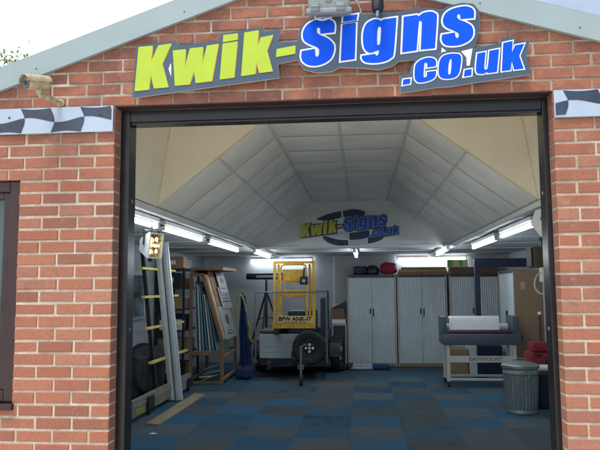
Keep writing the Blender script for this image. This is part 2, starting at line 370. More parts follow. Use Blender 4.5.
mx0 = N.new('ShaderNodeMix'); mx0.data_type = 'RGBA'; L.new(mr3.outputs[0], mx0.inputs[0]); L.new(at.outputs['Color'], mx0.inputs[6]); mx0.inputs[7].default_value = (.100, .100, .088, 1); L.new(mx0.outputs[2], mx.inputs[6]); mx.inputs[7].default_value = (.075, .115, .15, 1)
mx2 = N.new('ShaderNodeMix'); mx2.data_type = 'RGBA'; mx2.blend_type = 'MULTIPLY'; mx2.inputs[0].default_value = .6; L.new(mx.outputs[2], mx2.inputs[6]); L.new(n2.outputs['Color'], mx2.inputs[7])
mx3 = N.new('ShaderNodeMix'); mx3.data_type = 'RGBA'; mx3.blend_type = 'ADD'; mx3.inputs[0].default_value = .35; L.new(mx2.outputs[2], mx3.inputs[6]); L.new(mx2.outputs[2], mx3.inputs[7])
L.new(mx3.outputs[2], b.inputs['Base Color'])
bp = N.new('ShaderNodeBump'); bp.inputs['Strength'].default_value = .5; bp.inputs['Distance'].default_value = .004; L.new(n2.outputs['Fac'], bp.inputs['Height']); L.new(bp.outputs['Normal'], b.inputs['Normal'])
g = MB(); g.box(-3.45, 3.05, 3.88, 13.6, -.20, -.004)
cols = [None]*6
tx, ty = .575, .58
rr = random.Random(4)
for i in range(-7, 8):
    for j in range(-6, 13):
        x0 = max(-3.35, -.15+i*tx); x1 = min(2.95, -.15+(i+1)*tx); y0 = max(3.89, 6.88+j*ty); y1 = min(13.5, 6.88+(j+1)*ty)
        if x1-x0 < .01 or y1-y0 < .01: continue
        e = .0012
        g.add([(x0+e,y0+e,0),(x1-e,y0+e,0),(x1-e,y1-e,0),(x0+e,y1-e,0)], [(0,1,2,3)])
        blue = (i+j) % 2 == 1
        if rr.random() < .14: blue = not blue
        k = rr.uniform(.65, 1.3)
        cols.append((.019*k, .105*k, .20*k, 1) if blue else (.098*k, .108*k, .110*k, 1))
o = structure('floor', g, FL)
me = o.data; ca = me.color_attributes.new('tile', 'FLOAT_COLOR', 'CORNER')
for p in me.polygons:
    c = cols[p.index] or (.03, .03, .03, 1)
    for li in p.loop_indices: ca.data[li].color = c

# ------------------------------------------------------------------ the garage
GAR = thing('brick_garage', 'red brick garage workshop with low gable, pale verge boards and a wide open doorway', 'garage', (-.2, 3.8, 0))
DX0, DX1, DZ = -1.498, 1.117, 2.675
WX0, WX1, WZ0, WZ1 = -3.05, -2.10, .875, 2.225

def brick(mb, x0, x1, z0, z1, y, c=.0035):
    j = lambda a: random.uniform(-a, a)
    y += j(.0022); yb = 3.881; c = random.choice((.003, .0035, .004, .006))
    x0 += j(.001); x1 += j(.001)
    a = j(.0012); bb = j(.0012)
    vs = [(x0+c,y,z0+c+a),(x1-c,y,z0+c+bb),(x1-c,y,z1-c+bb),(x0+c,y,z1-c+a),
          (x0,y+c,z0+a),(x1,y+c,z0+bb),(x1,y+c,z1+bb),(x0,y+c,z1+a),
          (x0,yb,z0),(x1,yb,z0),(x1,yb,z1),(x0,yb,z1)]
    mb.add(vs, [(0,1,2,3),(4,5,1,0),(5,6,2,1),(6,7,3,2),(7,4,0,3),(8,9,5,4),(9,10,6,5),(10,11,7,6),(11,8,4,7)])
W = MB()
J = .0125
k = 0
while .05+.075*k < 3.46:
    z0 = .05+.075*k; z1 = z0+.075-J
    ivs = [(GX0, GX1)]
    def cut(ivs, a, b_):
        out = []
        for u, v in ivs:
            if b_ <= u or a >= v: out.append((u, v)); continue
            if a > u: out.append((u, a))
            if b_ < v: out.append((b_, v))
        return out
    if z1 < DZ: ivs = cut(ivs, DX0, DX1)
    if z1 < WZ1 and z0 > WZ0-.06: ivs = cut(ivs, WX0, WX1)
    # gable limits: brick may run up behind the verge board
    if z1 > 2.2:
        lim = z1-.10
        xa = -1.468+(lim-3.055)/.346; xb = .72+(3.16-lim)/.312
        ivs = [(max(u, xa), min(v, xb)) for u, v in ivs if min(v, xb)-max(u, xa) > .04]
    if k >= 35: base = 1.019 if k % 2 == 0 else 1.1204
    else: base = -1.617 if k % 2 == 0 else -1.617+.1125
    for u, v in ivs:
        bs = base
        if u >= DX1-.001: bs = DX1+.1125+.005 if k % 2 else DX1+.005
        bs += random.uniform(-.006, .006)
        n0 = math.floor((u-bs)/.225); xs = [bs+.225*n for n in range(n0, n0+60)]
        cuts = [u]+[x for x in xs if u+.045 < x < v-.045]+[v]
        for a, c_ in zip(cuts[:-1], cuts[1:]):
            x0 = a+(J/2 if a != u else 0); x1 = c_-(J/2 if c_ != v else 0)
            brick(W, x0, x1, z0, z1, YF)
    k += 1
W.cur = 1
ym = YF+.0045
def mslab(x0, x1, z0, z1): W.box(x0, x1, ym, 3.879, z0, z1)
e = .0035
mslab(GX0+e, WX0-e, -.05, 2.26); mslab(WX0-e, WX1+e, -.05, WZ0-.05); mslab(WX1+e, DX0-.0012, -.05, 2.26); mslab(WX0-e, WX1+e, WZ1+e, 2.26)
mslab(DX1+.0012, GX1-e, -.05, 2.26)
def gz(x): return verge(x)+.07
W.plate([[(GX0+e, 2.26), (DX0-e, 2.26), (DX0-e, gz(DX0-e)), (GX0+e, gz(GX0))]], ym, 3.879)
W.plate([[(DX1+e, 2.26), (GX1-e, 2.26), (GX1-e, gz(GX1)), (DX1+e, gz(DX1+e))]], ym, 3.879)
W.plate([[(DX0-e, DZ+e), (DX1+e, DZ+e), (DX1+e, gz(DX1+e)), (APX, gz(APX)), (DX0-e, gz(DX0-e))]], ym, 3.879)
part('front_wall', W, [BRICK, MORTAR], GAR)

# inner leaf of the front wall, side and back walls
m = MB()
m.plate([[(GX0, -.05), (WX0, -.05), (WX0, gz(WX0)-.08), (GX0, gz(GX0)-.08)]], 3.885, 3.98)
m.box(WX0+.001, WX1-.001, 3.885, 3.98, -.05, WZ0); m.plate([[(WX0+.001, WZ1), (WX1-.001, WZ1), (WX1-.001, gz(WX1)-.08), (WX0+.001, gz(WX0)-.08)]], 3.885, 3.98)
m.plate([[(WX1, -.05), (DX0+.0004, -.05), (DX0+.0004, gz(DX0)-.1), (WX1, gz(WX1)-.08)]], 3.885, 3.98)
m.plate([[(DX1-.0004, -.05), (GX1, -.05), (GX1, gz(GX1)-.08), (DX1-.0004, gz(DX1)-.1)]], 3.885, 3.98)
m.plate([[(DX0+.0006, 2.67), (DX1-.0006, 2.67), (DX1-.0006, gz(DX1)-.1), (APX, gz(APX)-.1), (DX0+.0006, gz(DX0)-.1)]], 3.885, 3.98)
part('inner_wall_lining', m, PLASTER, GAR)
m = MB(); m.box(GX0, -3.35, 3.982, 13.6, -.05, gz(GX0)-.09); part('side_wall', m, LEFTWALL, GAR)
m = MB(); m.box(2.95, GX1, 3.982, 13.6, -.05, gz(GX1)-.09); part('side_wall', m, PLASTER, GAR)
m = MB(); m.plate([[(-3.349, -.05), (2.949, -.05), (2.949, gz(2.949)-.09), (APX, gz(APX)-.09), (-3.349, gz(-3.349)-.09)]], 13.5, 13.6)
part('back_wall', m, PLASTER, GAR)

# roof and verge boards
for sgn in (-1, 1):
    xe = -3.75 if sgn < 0 else 3.35
    m = MB()
    ring = [(xe, verge(xe)), (APX, verge(APX)), (APX, verge(APX)+.150), (xe, verge(xe)+.150)]
    m.plate([ring], 3.752, 3.778)
    part('verge_board', m, VERGE, GAR)
    m = MB()
    m.plate([[(xe, verge(xe)+.115), (APX, verge(APX)+.115), (APX, verge(APX)+.165), (xe, verge(xe)+.165)]], 3.7785, 13.75)
    part('roof', m, ROOFM, GAR)
    m = MB()
    for x in (-2.0, -1.06) if sgn < 0 else (.72, 1.28):
        z = verge(x)+.05; m.cyl((x, 3.7515, z), (x, 3.749, z), .004, n=8)
    parts('fixing_screw', m, BLACK, GAR)

# door lining and lintel
LT = MB(); LT.box(DX0+.002, DX1-.002, YF+.004, 3.879, DZ-.006, DZ+.0025); part('lintel_plate', LT, BROWNTRIM, GAR)
FR = thing_frame = None
m = MB(); m.cbox(DX0+.001, DX0+.060, 3.88, 4.0, -.01, 2.668, .004); f1 = part('door_jamb', m, DARKFRAME, GAR)
m = MB(); m.cbox(DX1-.034, DX1-.001, 3.88, 4.0, -.01, 2.668, .004); part('door_jamb', m, DARKFRAME, GAR)
m = MB(); m.cbox(DX0+.0605, DX1-.0345, 3.882, 4.0, 2.597, 2.667, .004); m.box(DX0+.0605, DX1-.0345, 3.90, 3.985, 2.584, 2.5965); part('door_head', m, DARKFRAME, GAR)
m = MB()
for z in (.5, 1.3, 2.1):
    m.cyl((DX1-.0345, 3.94, z), (DX1-.037, 3.94, z), .011, n=10); m.cyl((DX0+.0605, 3.94, z), (DX0+.063, 3.94, z), .011, n=10)
parts('frame_fixing', m, STEEL, GAR)

# brown window in the left pier
m = MB(); y0, y1 = 3.80, 3.87
m.cbox(WX1-.068, WX1-.002, y0, y1, WZ0, WZ1-.002, .008); m.cbox(WX0+.002, WX0+.068, y0, y1, WZ0, WZ1-.002, .008)
m.cbox(WX0+.0685, WX1-.0685, y0+.001, y1, WZ1-.07, WZ1-.002, .008); m.cbox(WX0+.0685, WX1-.0685, y0+.001, y1, WZ0, WZ0+.07, .008)
WN = part('window', m, WINBROWN, GAR)
m = MB()
for a in ((WX1-.112, WX1-.069), (WX0+.069, WX0+.112)): m.cbox(a[0], a[1], y0+.012, y1-.005, WZ0+.071, WZ1-.071, .006)
m.cbox(WX0+.1125, WX1-.1125, y0+.0125, y1-.005, WZ1-.114, WZ1-.071, .006); m.cbox(WX0+.1125, WX1-.1125, y0+.0125, y1-.005, WZ0+.071, WZ0+.114, .006)
part('casement_frame', m, WINBROWN, WN)
m = MB(); m.box(WX0+.112, WX1-.112, 3.838, 3.842, WZ0+.113, WZ1-.113); part('pane', m, PANE, WN)
m = MB(); m.cbox(WX0-.02, WX1+.012, 3.755, 3.868, WZ0-.042, WZ0-.004, .008); part('sill', m, WINBROWN, WN)

# ------------------------------------------------------------------ ceiling of the workshop: tray vault
EL, ER, CL, CR_, ZS, ZC, V0, V1 = -1.614, 1.338, -.735, .405, 2.2, 2.887, 5.0, 9.98
m = MB()
m.box(-3.349, EL-.002, 3.982, 13.499, ZS, ZS+.03); m.box(ER+.002, 2.949, 3.982, 13.499, ZS, ZS+.03)
m.box(EL, ER, V1+.012, 13.498, ZS+.001, ZS+.03)
parts('low_ceiling', m, SOFFIT, GAR)
m = MB()
for y in (6.2, 7.42, 8.64, 9.86, 11.1, 12.3):
    m.box(-3.347, EL-.05, y, y+.04, ZS-.012, ZS-.001); m.box(ER+.05, 2.947, y, y+.04, ZS-.012, ZS-.001)
m.box(EL, ER, 11.6, 11.64, ZS-.012, ZS-.001)
parts('ceiling_batten', m, SOFFIT, GAR)
m = MB()
m.cbox(EL-.075, EL-.004, 3.985, 13.3, ZS-.05, ZS-.0015, .01); m.cbox(ER+.004, ER+.075, 3.985, 13.3, ZS-.05, ZS-.0015, .01)
m.cbox(EL-.003, ER+.003, V1+.02, V1+.09, ZS-.05, ZS-.0025, .01)
parts('eaves_trim', m, WHITEP, GAR)
def quadgrid(mb, a, b, c, d, n, sag):
    """pillowed panel between corners a b c d (a->b first way, a->d second)"""
    a, b, c, d = map(Vector, (a, b, c, d)); nrm = (b-a).cross(d-a).normalized(); o = len(mb.v)
    for i in range(n+1):
        for j in range(n+1):
            u, v = i/n, j/n; p = (a*(1-u)+b*u)*(1-v)+(d*(1-u)+c*u)*v
            mb.v.append(p+nrm*sag*((1-(2*u-1)**4)*(1-(2*v-1)**4)))
    for i in range(n):
        for j in range(n): mb.face((o+i*(n+1)+j, o+(i+1)*(n+1)+j, o+(i+1)*(n+1)+j+1, o+i*(n+1)+j+1))
m = MB(); ny = 8; g_ = .006
def lerp(p, q, t): return (p[0]+(q[0]-p[0])*t, p[1]+(q[1]-p[1])*t)
lines = [((EL, ZS), (CL, ZC), (0, .56, 1)), ((CL, ZC), (CR_, ZC), (0, .5, 1)), ((CR_, ZC), (ER, ZS), (0, .44, 1))]
rr = random.Random(3)
for p, q, ts in lines:
    for t0, t1 in zip(ts[:-1], ts[1:]):
        A = lerp(p, q, t0+g_); B = lerp(p, q, t1-g_)
        for i in range(ny):
            ya = V0+(V1-V0)*i/ny+g_; yb = V0+(V1-V0)*(i+1)/ny-g_
            quadgrid(m, (A[0], ya, A[1]), (A[0], yb, A[1]), (B[0], yb, B[1]), (B[0], ya, B[1]), 8, rr.uniform(.008, .022))
part('vault_tiles', m, TILE, GAR, 40)
m = MB()
for p, q, ts in lines:
    dx, dz = q[0]-p[0], q[1]-p[1]; l = math.hypot(dx, dz); nx, nz = -dz/l, dx/l     # upward normal
    m.plate([[(p[0]+nx*.010, p[1]+nz*.010), (q[0]+nx*.010, q[1]+nz*.010), (q[0]+nx*.022, q[1]+nz*.022), (p[0]+nx*.022, p[1]+nz*.022)]], V0, V1)
part('vault_backing', m, BATTEN, GAR)
m = MB()
for p, q, ts in lines:
    dx, dz = q[0]-p[0], q[1]-p[1]; l = math.hypot(dx, dz); ux, uz = dx/l, dz/l; nx, nz = -uz, ux
    for t in ts[1:-1]:
        c = lerp(p, q, t); w = .010
        m.plate([[(c[0]-ux*w-nx*.006, c[1]-uz*w-nz*.006), (c[0]+ux*w-nx*.006, c[1]+uz*w-nz*.006), (c[0]+ux*w+nx*.008, c[1]+uz*w+nz*.008), (c[0]-ux*w+nx*.008, c[1]-uz*w+nz*.008)]], V0+.002, V1-.002)
for cx in (CL, CR_): m.cyl((cx, V0+.002, ZC-.004), (cx, V1-.002, ZC-.004), .012, n=8)
parts('vault_batten', m, BATTEN, GAR)
# cream front bay: leaning cheeks, lid and the bulkhead the vault starts from
m = MB(); T0 = 2.95
m.plate([[(EL, ZS), (EL+.112, T0), (EL+.09, T0), (EL-.02, ZS)]], 3.984, V0-.014); m.plate([[(ER, ZS), (ER-.112, T0), (ER-.09, T0), (ER+.02, ZS)]], 3.984, V0-.014)
m.box(EL+.09, ER-.09, 3.984, V0-.014, T0+.001, T0+.02)
m.plate([[(EL-.02, ZS+.001), (EL, ZS+.001), (CL, ZC), (CR_, ZC), (ER, ZS+.001), (ER+.02, ZS+.001), (ER+.02, T0+.03), (EL-.02, T0+.03)]], V0-.013, V0-.001)
part('cream_bay', m, CREAM, GAR)
m = MB()
for s_, ex in ((1, EL), (-1, ER)):
    m.bar((ex+s_*.004, V0-.017, ZS+.01), (ex+s_*.115, V0-.017, T0-.01), .008, .008)
    m.bar((ex+s_*.02, V0-.0135, ZS+.012), ((CL if s_ > 0 else CR_)+s_*.0, V0-.0135, ZC+.0), .014, .004, (0,1,0))
parts('joint_strip', m, mat('joint_cover_strip', (.62, .57, .46), .8), GAR)
# white end panel
m = MB(); m.plate([[(EL, ZS+.002), (ER, ZS+.002), (CR_, ZC+.005), (CL, ZC+.005)]], V1+.001, V1+.011); part('end_panel', m, WHITEP, GAR)
m = MB(); m.cbox(-.75, -.20, V1-.006, V1, 2.70, 2.86, .003); part('access_hatch', m, WHITEP, GAR)
# ------------------------------------------------------------------ lettered sign
CURVED = {'S', 'g', 'n', 's', 'c', 'o', 'u'}
SIGNBLUE = mat('sign_blue_vinyl', (.003, .085, .80), .45, var=.03, spec=.15)
SIGNWHITE = mat('sign_white_vinyl', (.78, .80, .82), .35, var=.03)
SIGNLIME = mat('sign_lime_vinyl', (.42, .56, .035), .45, var=.05)
SIGNORANGE = mat('sign_orange_shadow', (.55, .24, .08), .4, var=.05)
SIGNSLATE = mat('sign_slate_vinyl', (.055, .088, .138), .35, var=.10, vscale=3)
SIGNEDGE = mat('sign_board_edge', (.42, .44, .47), .4, var=.06)
def glyph(k, n=5):
    return [smooth_poly(p, n) if k in CURVED else list(p) for p in GLYPHS[k]]
def ins(rings, d):
    out = [offset_poly(rings[0], d)]
    for h in rings[1:]: out.append(offset_poly(h, -d))
    return out
def build_logo(root, yb, tf, s, mats, board=True, n=5):
    """yb: plane the letters lie on (front faces step towards -y); tf maps sign metres to place; s: scale"""
    blue, white, lime, orange = mats
    P = lambda rings: [[tf(q) for q in r] for r in rings]
    words = (('lettering', ('K', 'w', 'i1', 'i2', 'k', 'dash'), lime, orange), ('lettering', ('S', 'si1', 'si2', 'g', 'n', 's'), blue, white),
             ('lettering', ('d1', 'c', 'o', 'd2', 'u', 'uk'), blue, white))
    for nm, keys, top, under in words:
        under_mb = MB(); top_mb = MB()
        for k in keys:
            G_ = glyph(k, n)
            if top is lime:
                sh = [[(x+.0065, z-.0035) for x, z in r] for r in G_]
                under_mb.plate(P(sh), yb-.0016*s, yb)
                top_mb.plate(P([offset_poly(G_[0], .003)]), yb-.0036*s, yb-.0020*s)
            else:
                d = .0102 if keys[0] == 'S' else .0078
                under_mb.blob(P([offset_poly(G_[0], d)])[0], yb-.0016*s, yb)
                top_mb.plate(P(G_), yb-.0036*s, yb-.0020*s)
        t = part(nm, top_mb, top, root); part('letter_outline', under_mb, under, t)
BY = 3.728
SGN = thing('shop_sign', 'large cut out sign over the doorway reading Kwik-Signs .co.uk in lime and blue letters', 'sign', (-.2, BY, 2.68))
m = MB(); m.plate([offset_poly(GLYPHS['board'][0], -.0015)], BY, BY+.0035); part('board_face', m, SIGNSLATE, SGN)
m = MB(); m.plate([GLYPHS['board'][0]], BY+.004, BY+.022); part('board', m, SIGNEDGE, SGN)
m = MB()
for k in ('patch', 'patch2', 'patch3'): m.plate([GLYPHS[k][0]], BY-.0012, BY-.0002)
parts('board_patch', m, SIGNWHITE, SGN)
build_logo(SGN, BY-.0004, lambda q: q, 1.0, (SIGNBLUE, SIGNWHITE, SIGNLIME, SIGNORANGE))
m = MB()
for x, z in ((-1.2, 2.78), (-.6, 2.87), (-.1, 2.95), (.45, 3.05), (.85, 2.85)): m.box(x-.02, x+.02, BY+.0225, 3.782, z-.03, z+.03)
parts('stand_off_block', m, GREYPL, SGN)

# ------------------------------------------------------------------ chequered banners
CHKW = mat('banner_white', (.40, .48, .62), .45, var=.06, vscale=4)
CHKD = mat('banner_dark', (.034, .048, .08), .4, var=.35, vscale=5)
def banner(label, x0, x1, z0, z1, ph, odd):
    t = thing('chequered_banner', label, 'banner', ((x0+x1)/2, 3.765, z0), 'chequered banners beside the doorway')
    m = MB(); m.cbox(x0, x1, 3.764, 3.776, z0, z1, .002); part('banner_board', m, CHKW, t)
    w = .192; h = z1-z0; zm = z0+h*.52
    wav = lambda x: .016*math.sin((x-ph)*2*math.pi/(2*w)+.9)
    def xb(k, z):                                    # wavy upright cell edge
        return ph+k*w+.014*math.cos((z-zm)/h*math.pi*1.6)-(z-zm)*.05
    dk = MB(); n = 8
    for k in range(-10, 12):
        for row in (0, 1):
            if (k+row+odd) % 2: continue
            def ed(t, s_):                            # point in cell, t across, s_ up
                zz0 = z0+.010*(1+math.sin((k+t+.2)*math.pi)) if row == 0 else None
                xx_ = xb(k, zm)+(xb(k+1, zm)-xb(k, zm))*t
                zmid = zm+wav(xx_)
                za, zb = (z0+.003+.010*abs(math.sin((k+t)*math.pi)), zmid) if row == 0 else (zmid, z1-.003-.008*abs(math.sin((k+t)*math.pi)))
                z = za+(zb-za)*s_
                x = xb(k, z)+(xb(k+1, z)-xb(k, z))*t
                return (min(max(x, x0+.006), x1-.010), z)
            ring = [ed(i/n, 0) for i in range(n)]+[ed(1, i/n) for i in range(n)]+[ed(1-i/n, 1) for i in range(n)]+[ed(0, 1-i/n) for i in range(n)]
            if max(r[0] for r in ring)-min(r[0] for r in ring) < .012: continue
            dk.plate([ring], 3.7625, 3.7635)
    part('chequered_print', dk, CHKD, t)
    s = MB()
    for x in (x0+.33*(x1-x0), x1-.08 if odd else x0+.16): s.cyl((x, 3.764, zm+.02), (x, 3.760, zm+.02), .006, n=8)
    parts('fixing_screw', s, BLACK, t)
    return t
banner('long chequered banner board on the brick under the camouflaged security camera', -2.5, -1.504, 2.512, 2.674, -1.70, 1)
banner('chequered banner board on the brick to the right of the doorway', 1.120, 2.2, 2.514, 2.674, 1.185, 1)

# ------------------------------------------------------------------ security camera
CC = thing('security_camera', 'beige camouflaged security camera on a bent wall bracket under the verge', 'camera', (-1.84, 3.78, 2.64))
A = Vector((-1.880, 3.665, 2.790)); B = Vector((-1.968, 3.515, 2.758)); d = (B-A).normalized()
m = MB(); m.lathe([(.034, 0), (.041, .006), (.041, .135), (.038, .142)], A, 22, d); part('camera_body', m, BEIGE, CC, 40)
up = Vector((0,0,1)); side = d.cross(up).normalized(); u2 = side.cross(d).normalized()
m = MB(); ring = []
for i in range(11):
    a = math.pi*(i/10); ring.append((math.cos(a)*.048, math.sin(a)*.048+.003))
prof = ring+[(x*.93, z*.93) for x, z in ring[::-1]]
L0, L1 = -.005, .158
o = len(m.v)
for l in (L0, L1):
    for x, z in prof: m.v.append(A+d*l+side*x+u2*z)
k = len(prof)
for i in range(k): m.face((o+i, o+(i+1)%k, o+k+(i+1)%k, o+k+i))
for i in range(10):
    for q in (0, k): m.face((o+q+i, o+q+i+1, o+q+k-2-i, o+q+k-1-i))
part('sunshield', m, BEIGE, CC, 40)
m = MB(); m.lathe([(.037, .1422), (.034, .146), (.005, .1465)], A, 22, d); LN = part('lens_window', m, mat('camera_lens_glass', (.03, .05, .055), .12, var=.1), CC, 40)
m = MB(); m.lathe([(.013, .1468), (.012, .150)], A, 16, d); part('lens', m, BLACK, LN)
m = MB(); m.tube([A+d*.07-u2*.038, A+d*.06-u2*.07, (-1.885, 3.66, 2.712), (-1.862, 3.70, 2.704), (-1.85, 3.765, 2.700)], .017, 10); m.cyl(A+d*.06-u2*.06, A+d*.065-u2*.037, .019, n=12)
part('bracket_arm', m, BEIGE, CC, 40)
m = MB(); m.lathe([(.026, 0), (.026, .008), (.02, .014)], (-1.848, 3.7805, 2.702), 20, (0,-1,0)); part('wall_plate', m, BEIGE, CC, 40)

# ------------------------------------------------------------------ grey flood lamp box and black spot lamp above the sign
FB = thing('lamp_housing', 'grey plastic lamp housing with two clips fixed to the brick above the sign', 'lamp', (-.165, 3.78, 3.13))
m = MB(); m.cbox(-.288, -.042, 3.63, 3.72, 3.150, 3.30, .012); LBOX = mat('lamp_box_grey', (.19, .22, .24), .45, var=.08); part('housing', m, LBOX, FB, 40)
m = MB(); m.cbox(-.298, -.032, 3.615, 3.655, 3.138, 3.168, .008); m.cbox(-.275, -.055, 3.625, 3.66, 3.168, 3.32, .006); part('front_rim', m, mat('pale_grey_plastic', (.24, .275, .295), .4, var=.06), FB, 40)
for x in (-.245, -.095):
    m = MB(); m.cbox(x-.026, x+.026, 3.602, 3.6145, 3.144, 3.195, .005); m.cyl((x-.022, 3.605, 3.172), (x+.022, 3.605, 3.172), .007, n=10); part('clip', m, LBOX, FB, 40)
m = MB(); m.box(-.21, -.13, 3.721, 3.781, 3.2, 3.28); part('wall_bracket', m, LBOX, FB)
m = MB(); m.lathe([(.02, 0), (.021, .004), (.016, .006)], (-.168, 3.6245, 3.222), 18, (0,-1,0)); part('embossed_badge', m, LBOX, FB, 40)
def arc_pts(pts, n=6):
    P = [Vector(p) for p in pts]; P = [P[0]*2-P[1]]+P+[P[-1]*2-P[-2]]; out = []
    for i in range(1, len(P)-2):
        for j in range(n):
            t = j/n; a, b_, c, d_ = P[i-1:i+3]
            out.append(.5*((2*b_)+(-a+c)*t+(2*a-5*b_+4*c-d_)*t*t+(-a+3*b_-3*c+d_)*t**3))
    return out+[P[-2]]
CABLE = mat('pale_cable', (.55, .56, .55), .5, var=.05)
m = MB(); m.tube(arc_pts([(-.25, 3.66, 3.14), (-.24, 3.65, 3.118), (-.20, 3.65, 3.108), (-.16, 3.66, 3.125), (-.15, 3.70, 3.145)]), .005, 8)
m.tube(arc_pts([(-.045, 3.70, 3.27), (-.01, 3.74, 3.26), (.018, 3.772, 3.21), (.022, 3.774, 3.13), (.02, 3.774, 3.06)]), .005, 8)
parts('cable', m, CABLE, FB, 60)
SP = thing('spot_lamp', 'small black spot lamp on the brick above the letter g of the sign', 'lamp', (.118, 3.78, 3.14))
m = MB(); m.lathe([(.022, 0), (.034, .02), (.036, .11), (.030, .135)], (.118, 3.66, 3.275), 18, (.0,-.15,-1)); part('lamp_body', m, BLACK, SP, 40)
m = MB(); m.cbox(.105, .131, 3.66, 3.781, 3.25, 3.28, .004); part('arm', m, BLACK, SP)
m = MB(); m.cyl((.116, 3.641, 3.142), (.114, 3.637, 3.112), .011, .008, 10); part('lamp_tip', m, GREYPL, SP, 40)

# ------------------------------------------------------------------ tree behind the roof, left
LEAF = mat('tree_leaf', (.11, .15, .06), .7, var=.4, vscale=1.2)
def leafy(m):                       # thin leaves let some light through
    nt = m.node_tree; N = nt.nodes; L = nt.links; b = N['Principled BSDF']; out = N['Material Output']
    t = N.new('ShaderNodeBsdfTranslucent'); t.inputs['Color'].default_value = (.22, .30, .10, 1)
    x = N.new('ShaderNodeMixShader'); x.inputs[0].default_value = .5; L.new(b.outputs[0], x.inputs[1]); L.new(t.outputs[0], x.inputs[2]); L.new(x.outputs[0], out.inputs['Surface'])
leafy(LEAF)
BARK = mat('tree_bark', (.12, .09, .06), .9, var=.3, bump=.5, bscale=20)
def tree(label, x, y, h, rad, seed):
    rr = random.Random(seed); t = thing('broadleaf_tree', label, 'tree', (x, y, -.05), 'trees behind the garage')
    m = MB(); top = Vector((x+.2, y, h*.62))
    m.tube([(x, y, -.1), (x+.05, y+.05, h*.25), (x+.12, y, h*.45), top], [.20, .15, .12, .07], 10)
    tips = []
    for i in range(40):
        a = rr.uniform(0, 6.28); s = rr.uniform(.25, 1); b0 = Vector((x+.1, y, h*rr.uniform(.3, .6)))
        e = Vector((x+math.cos(a)*rad*s, y+math.sin(a)*rad*s, h*rr.uniform(.5, 1.0)-(s**2)*.1*h))
        mid = (b0+e)/2+Vector((0, 0, .2)); m.tube([b0, mid, e], [.05, .03, .008], 6)
        for q in range(9):
            e2 = e+Vector((rr.gauss(0, .42), rr.gauss(0, .42), rr.gauss(0, .25))); m.tube([mid.lerp(e, rr.uniform(.3, 1)), e2], [.010, .004], 4); tips.append(e2)
    part('trunk', m, BARK, t, 60)
    f = MB()
    for e in tips:
        for q in range(110):
            c = e+Vector((rr.gauss(0, .2), rr.gauss(0, .2), rr.gauss(0, .14))); s = rr.uniform(.035, .065)
            u = Vector((rr.gauss(0,1), rr.gauss(0,1), rr.gauss(0,.5))).normalized(); w = u.orthogonal().normalized()
            f.add([c-u*s, c+w*s*.45, c+u*s, c-w*s*.45], [(0,1,2,3)])
    part('crown', f, LEAF, t)
tree('green leafy tree showing over the left verge behind the garage', -8.6, 12.5, 6.45, 2.0, 5)
# ------------------------------------------------------------------ lit strip lights
def strip(label, a, b):
    a, b = Vector(a), Vector(b); c = (a+b)/2
    t = thing('strip_light', label, 'strip light', c, 'lit strip lights under the low ceiling')
    m = MB(); up = Vector((0, 0, .042)); d = (b-a).normalized()
    m.bar(a+up, b+up, .075, .036); m.bar(a+up*.35, b+up*.35, .035, .016); body = part('batten', m, WHITEPL, t)
    m = MB(); m.cyl(a+d*.03-Vector((0,0,.012)), b-d*.03-Vector((0,0,.012)), .021, n=14); part('tube', m, LITTUBE, t, 50)
    for p in (a, b-d*.028):
        m = MB(); m.bar(p+Vector((0,0,-.006)), p+d*.028+Vector((0,0,-.006)), .05, .052); part('end_cap', m, WHITEPL, t)
ZL = 2.122
strip('lit strip light nearest the left door jamb, partly behind it', (-1.845, 4.25, ZL), (-1.845, 5.68, ZL))
strip('lit strip light on the left, second from the doorway, above the floodlight', (-1.845, 5.85, ZL), (-1.845, 7.32, ZL))
strip('lit strip light on the left, third from the doorway', (-1.85, 7.68, ZL), (-1.85, 9.55, ZL))
strip('short looking lit strip light at the far left corner of the vault', (-1.66, 9.95, ZL), (-1.68, 11.75, ZL))
strip('lit strip light nearest the right door jamb', (1.575, 6.03, ZL), (1.575, 7.42, ZL))
strip('lit strip light on the right, second from the doorway', (1.60, 7.82, ZL), (1.62, 9.55, ZL))
strip('short looking lit strip light at the far right corner of the vault', (1.29, 9.8, ZL), (1.32, 11.45, ZL))
strip('lit strip light end on beneath the middle of the white end panel', (-.11, 10.2, ZL), (-.09, 11.9, ZL))
strip('lit strip light along the back wall above the yellow platform', (-2.33, 13.40, 2.13), (-1.0, 13.40, 2.13))
strip('lit strip light along the back wall above the cabinets', (.72, 13.40, 2.13), (2.13, 13.40, 2.13))

# ------------------------------------------------------------------ inner sign on the end panel
IS = thing('workshop_sign', 'white sign board on the far end panel with Kwik-Signs lettering over dark swooshes', 'sign', (-.18, 9.97, 2.16))
m = MB(); m.plate([[(-.95, 2.155), (.60, 2.155), (.60, 2.585), (.485, 2.70), (-.845, 2.70), (-.95, 2.60)]], 9.955, 9.975); part('board', m, mat('inner_sign_board', (.62, .64, .65), .5, var=.05), IS)
DB = mat('swoosh_navy', (.015, .03, .075), .5, var=.15)
SWG = mat('swoosh_grey', (.42, .46, .52), .5, var=.1)
sc = .0
def it(q):                                     # big sign metres -> inner sign metres
    x, z = q; return (-.935+(x+1.3696)*.65, 2.275+(z-2.6811)*.77)
def sw(pts): return smooth_poly([(-.945+(x/5-10)*.01536, 2.147+(53.3-z/5)*.0158) for x, z in pts], 6, 70)
m = MB()
for pl in ([(130, 122), (190, 98), (258, 84), (264, 112), (235, 122), (180, 130)], [(268, 84), (330, 76), (382, 90), (372, 118), (320, 116), (272, 114)],
           [(165, 212), (178, 205), (240, 222), (292, 226), (296, 252), (240, 252), (190, 236)], [(300, 192), (400, 180), (396, 212), (345, 224), (298, 226)],
           [(392, 214), (478, 196), (465, 222), (430, 238), (390, 246)]):
    m.plate([sw(pl)], 9.9525, 9.9545)
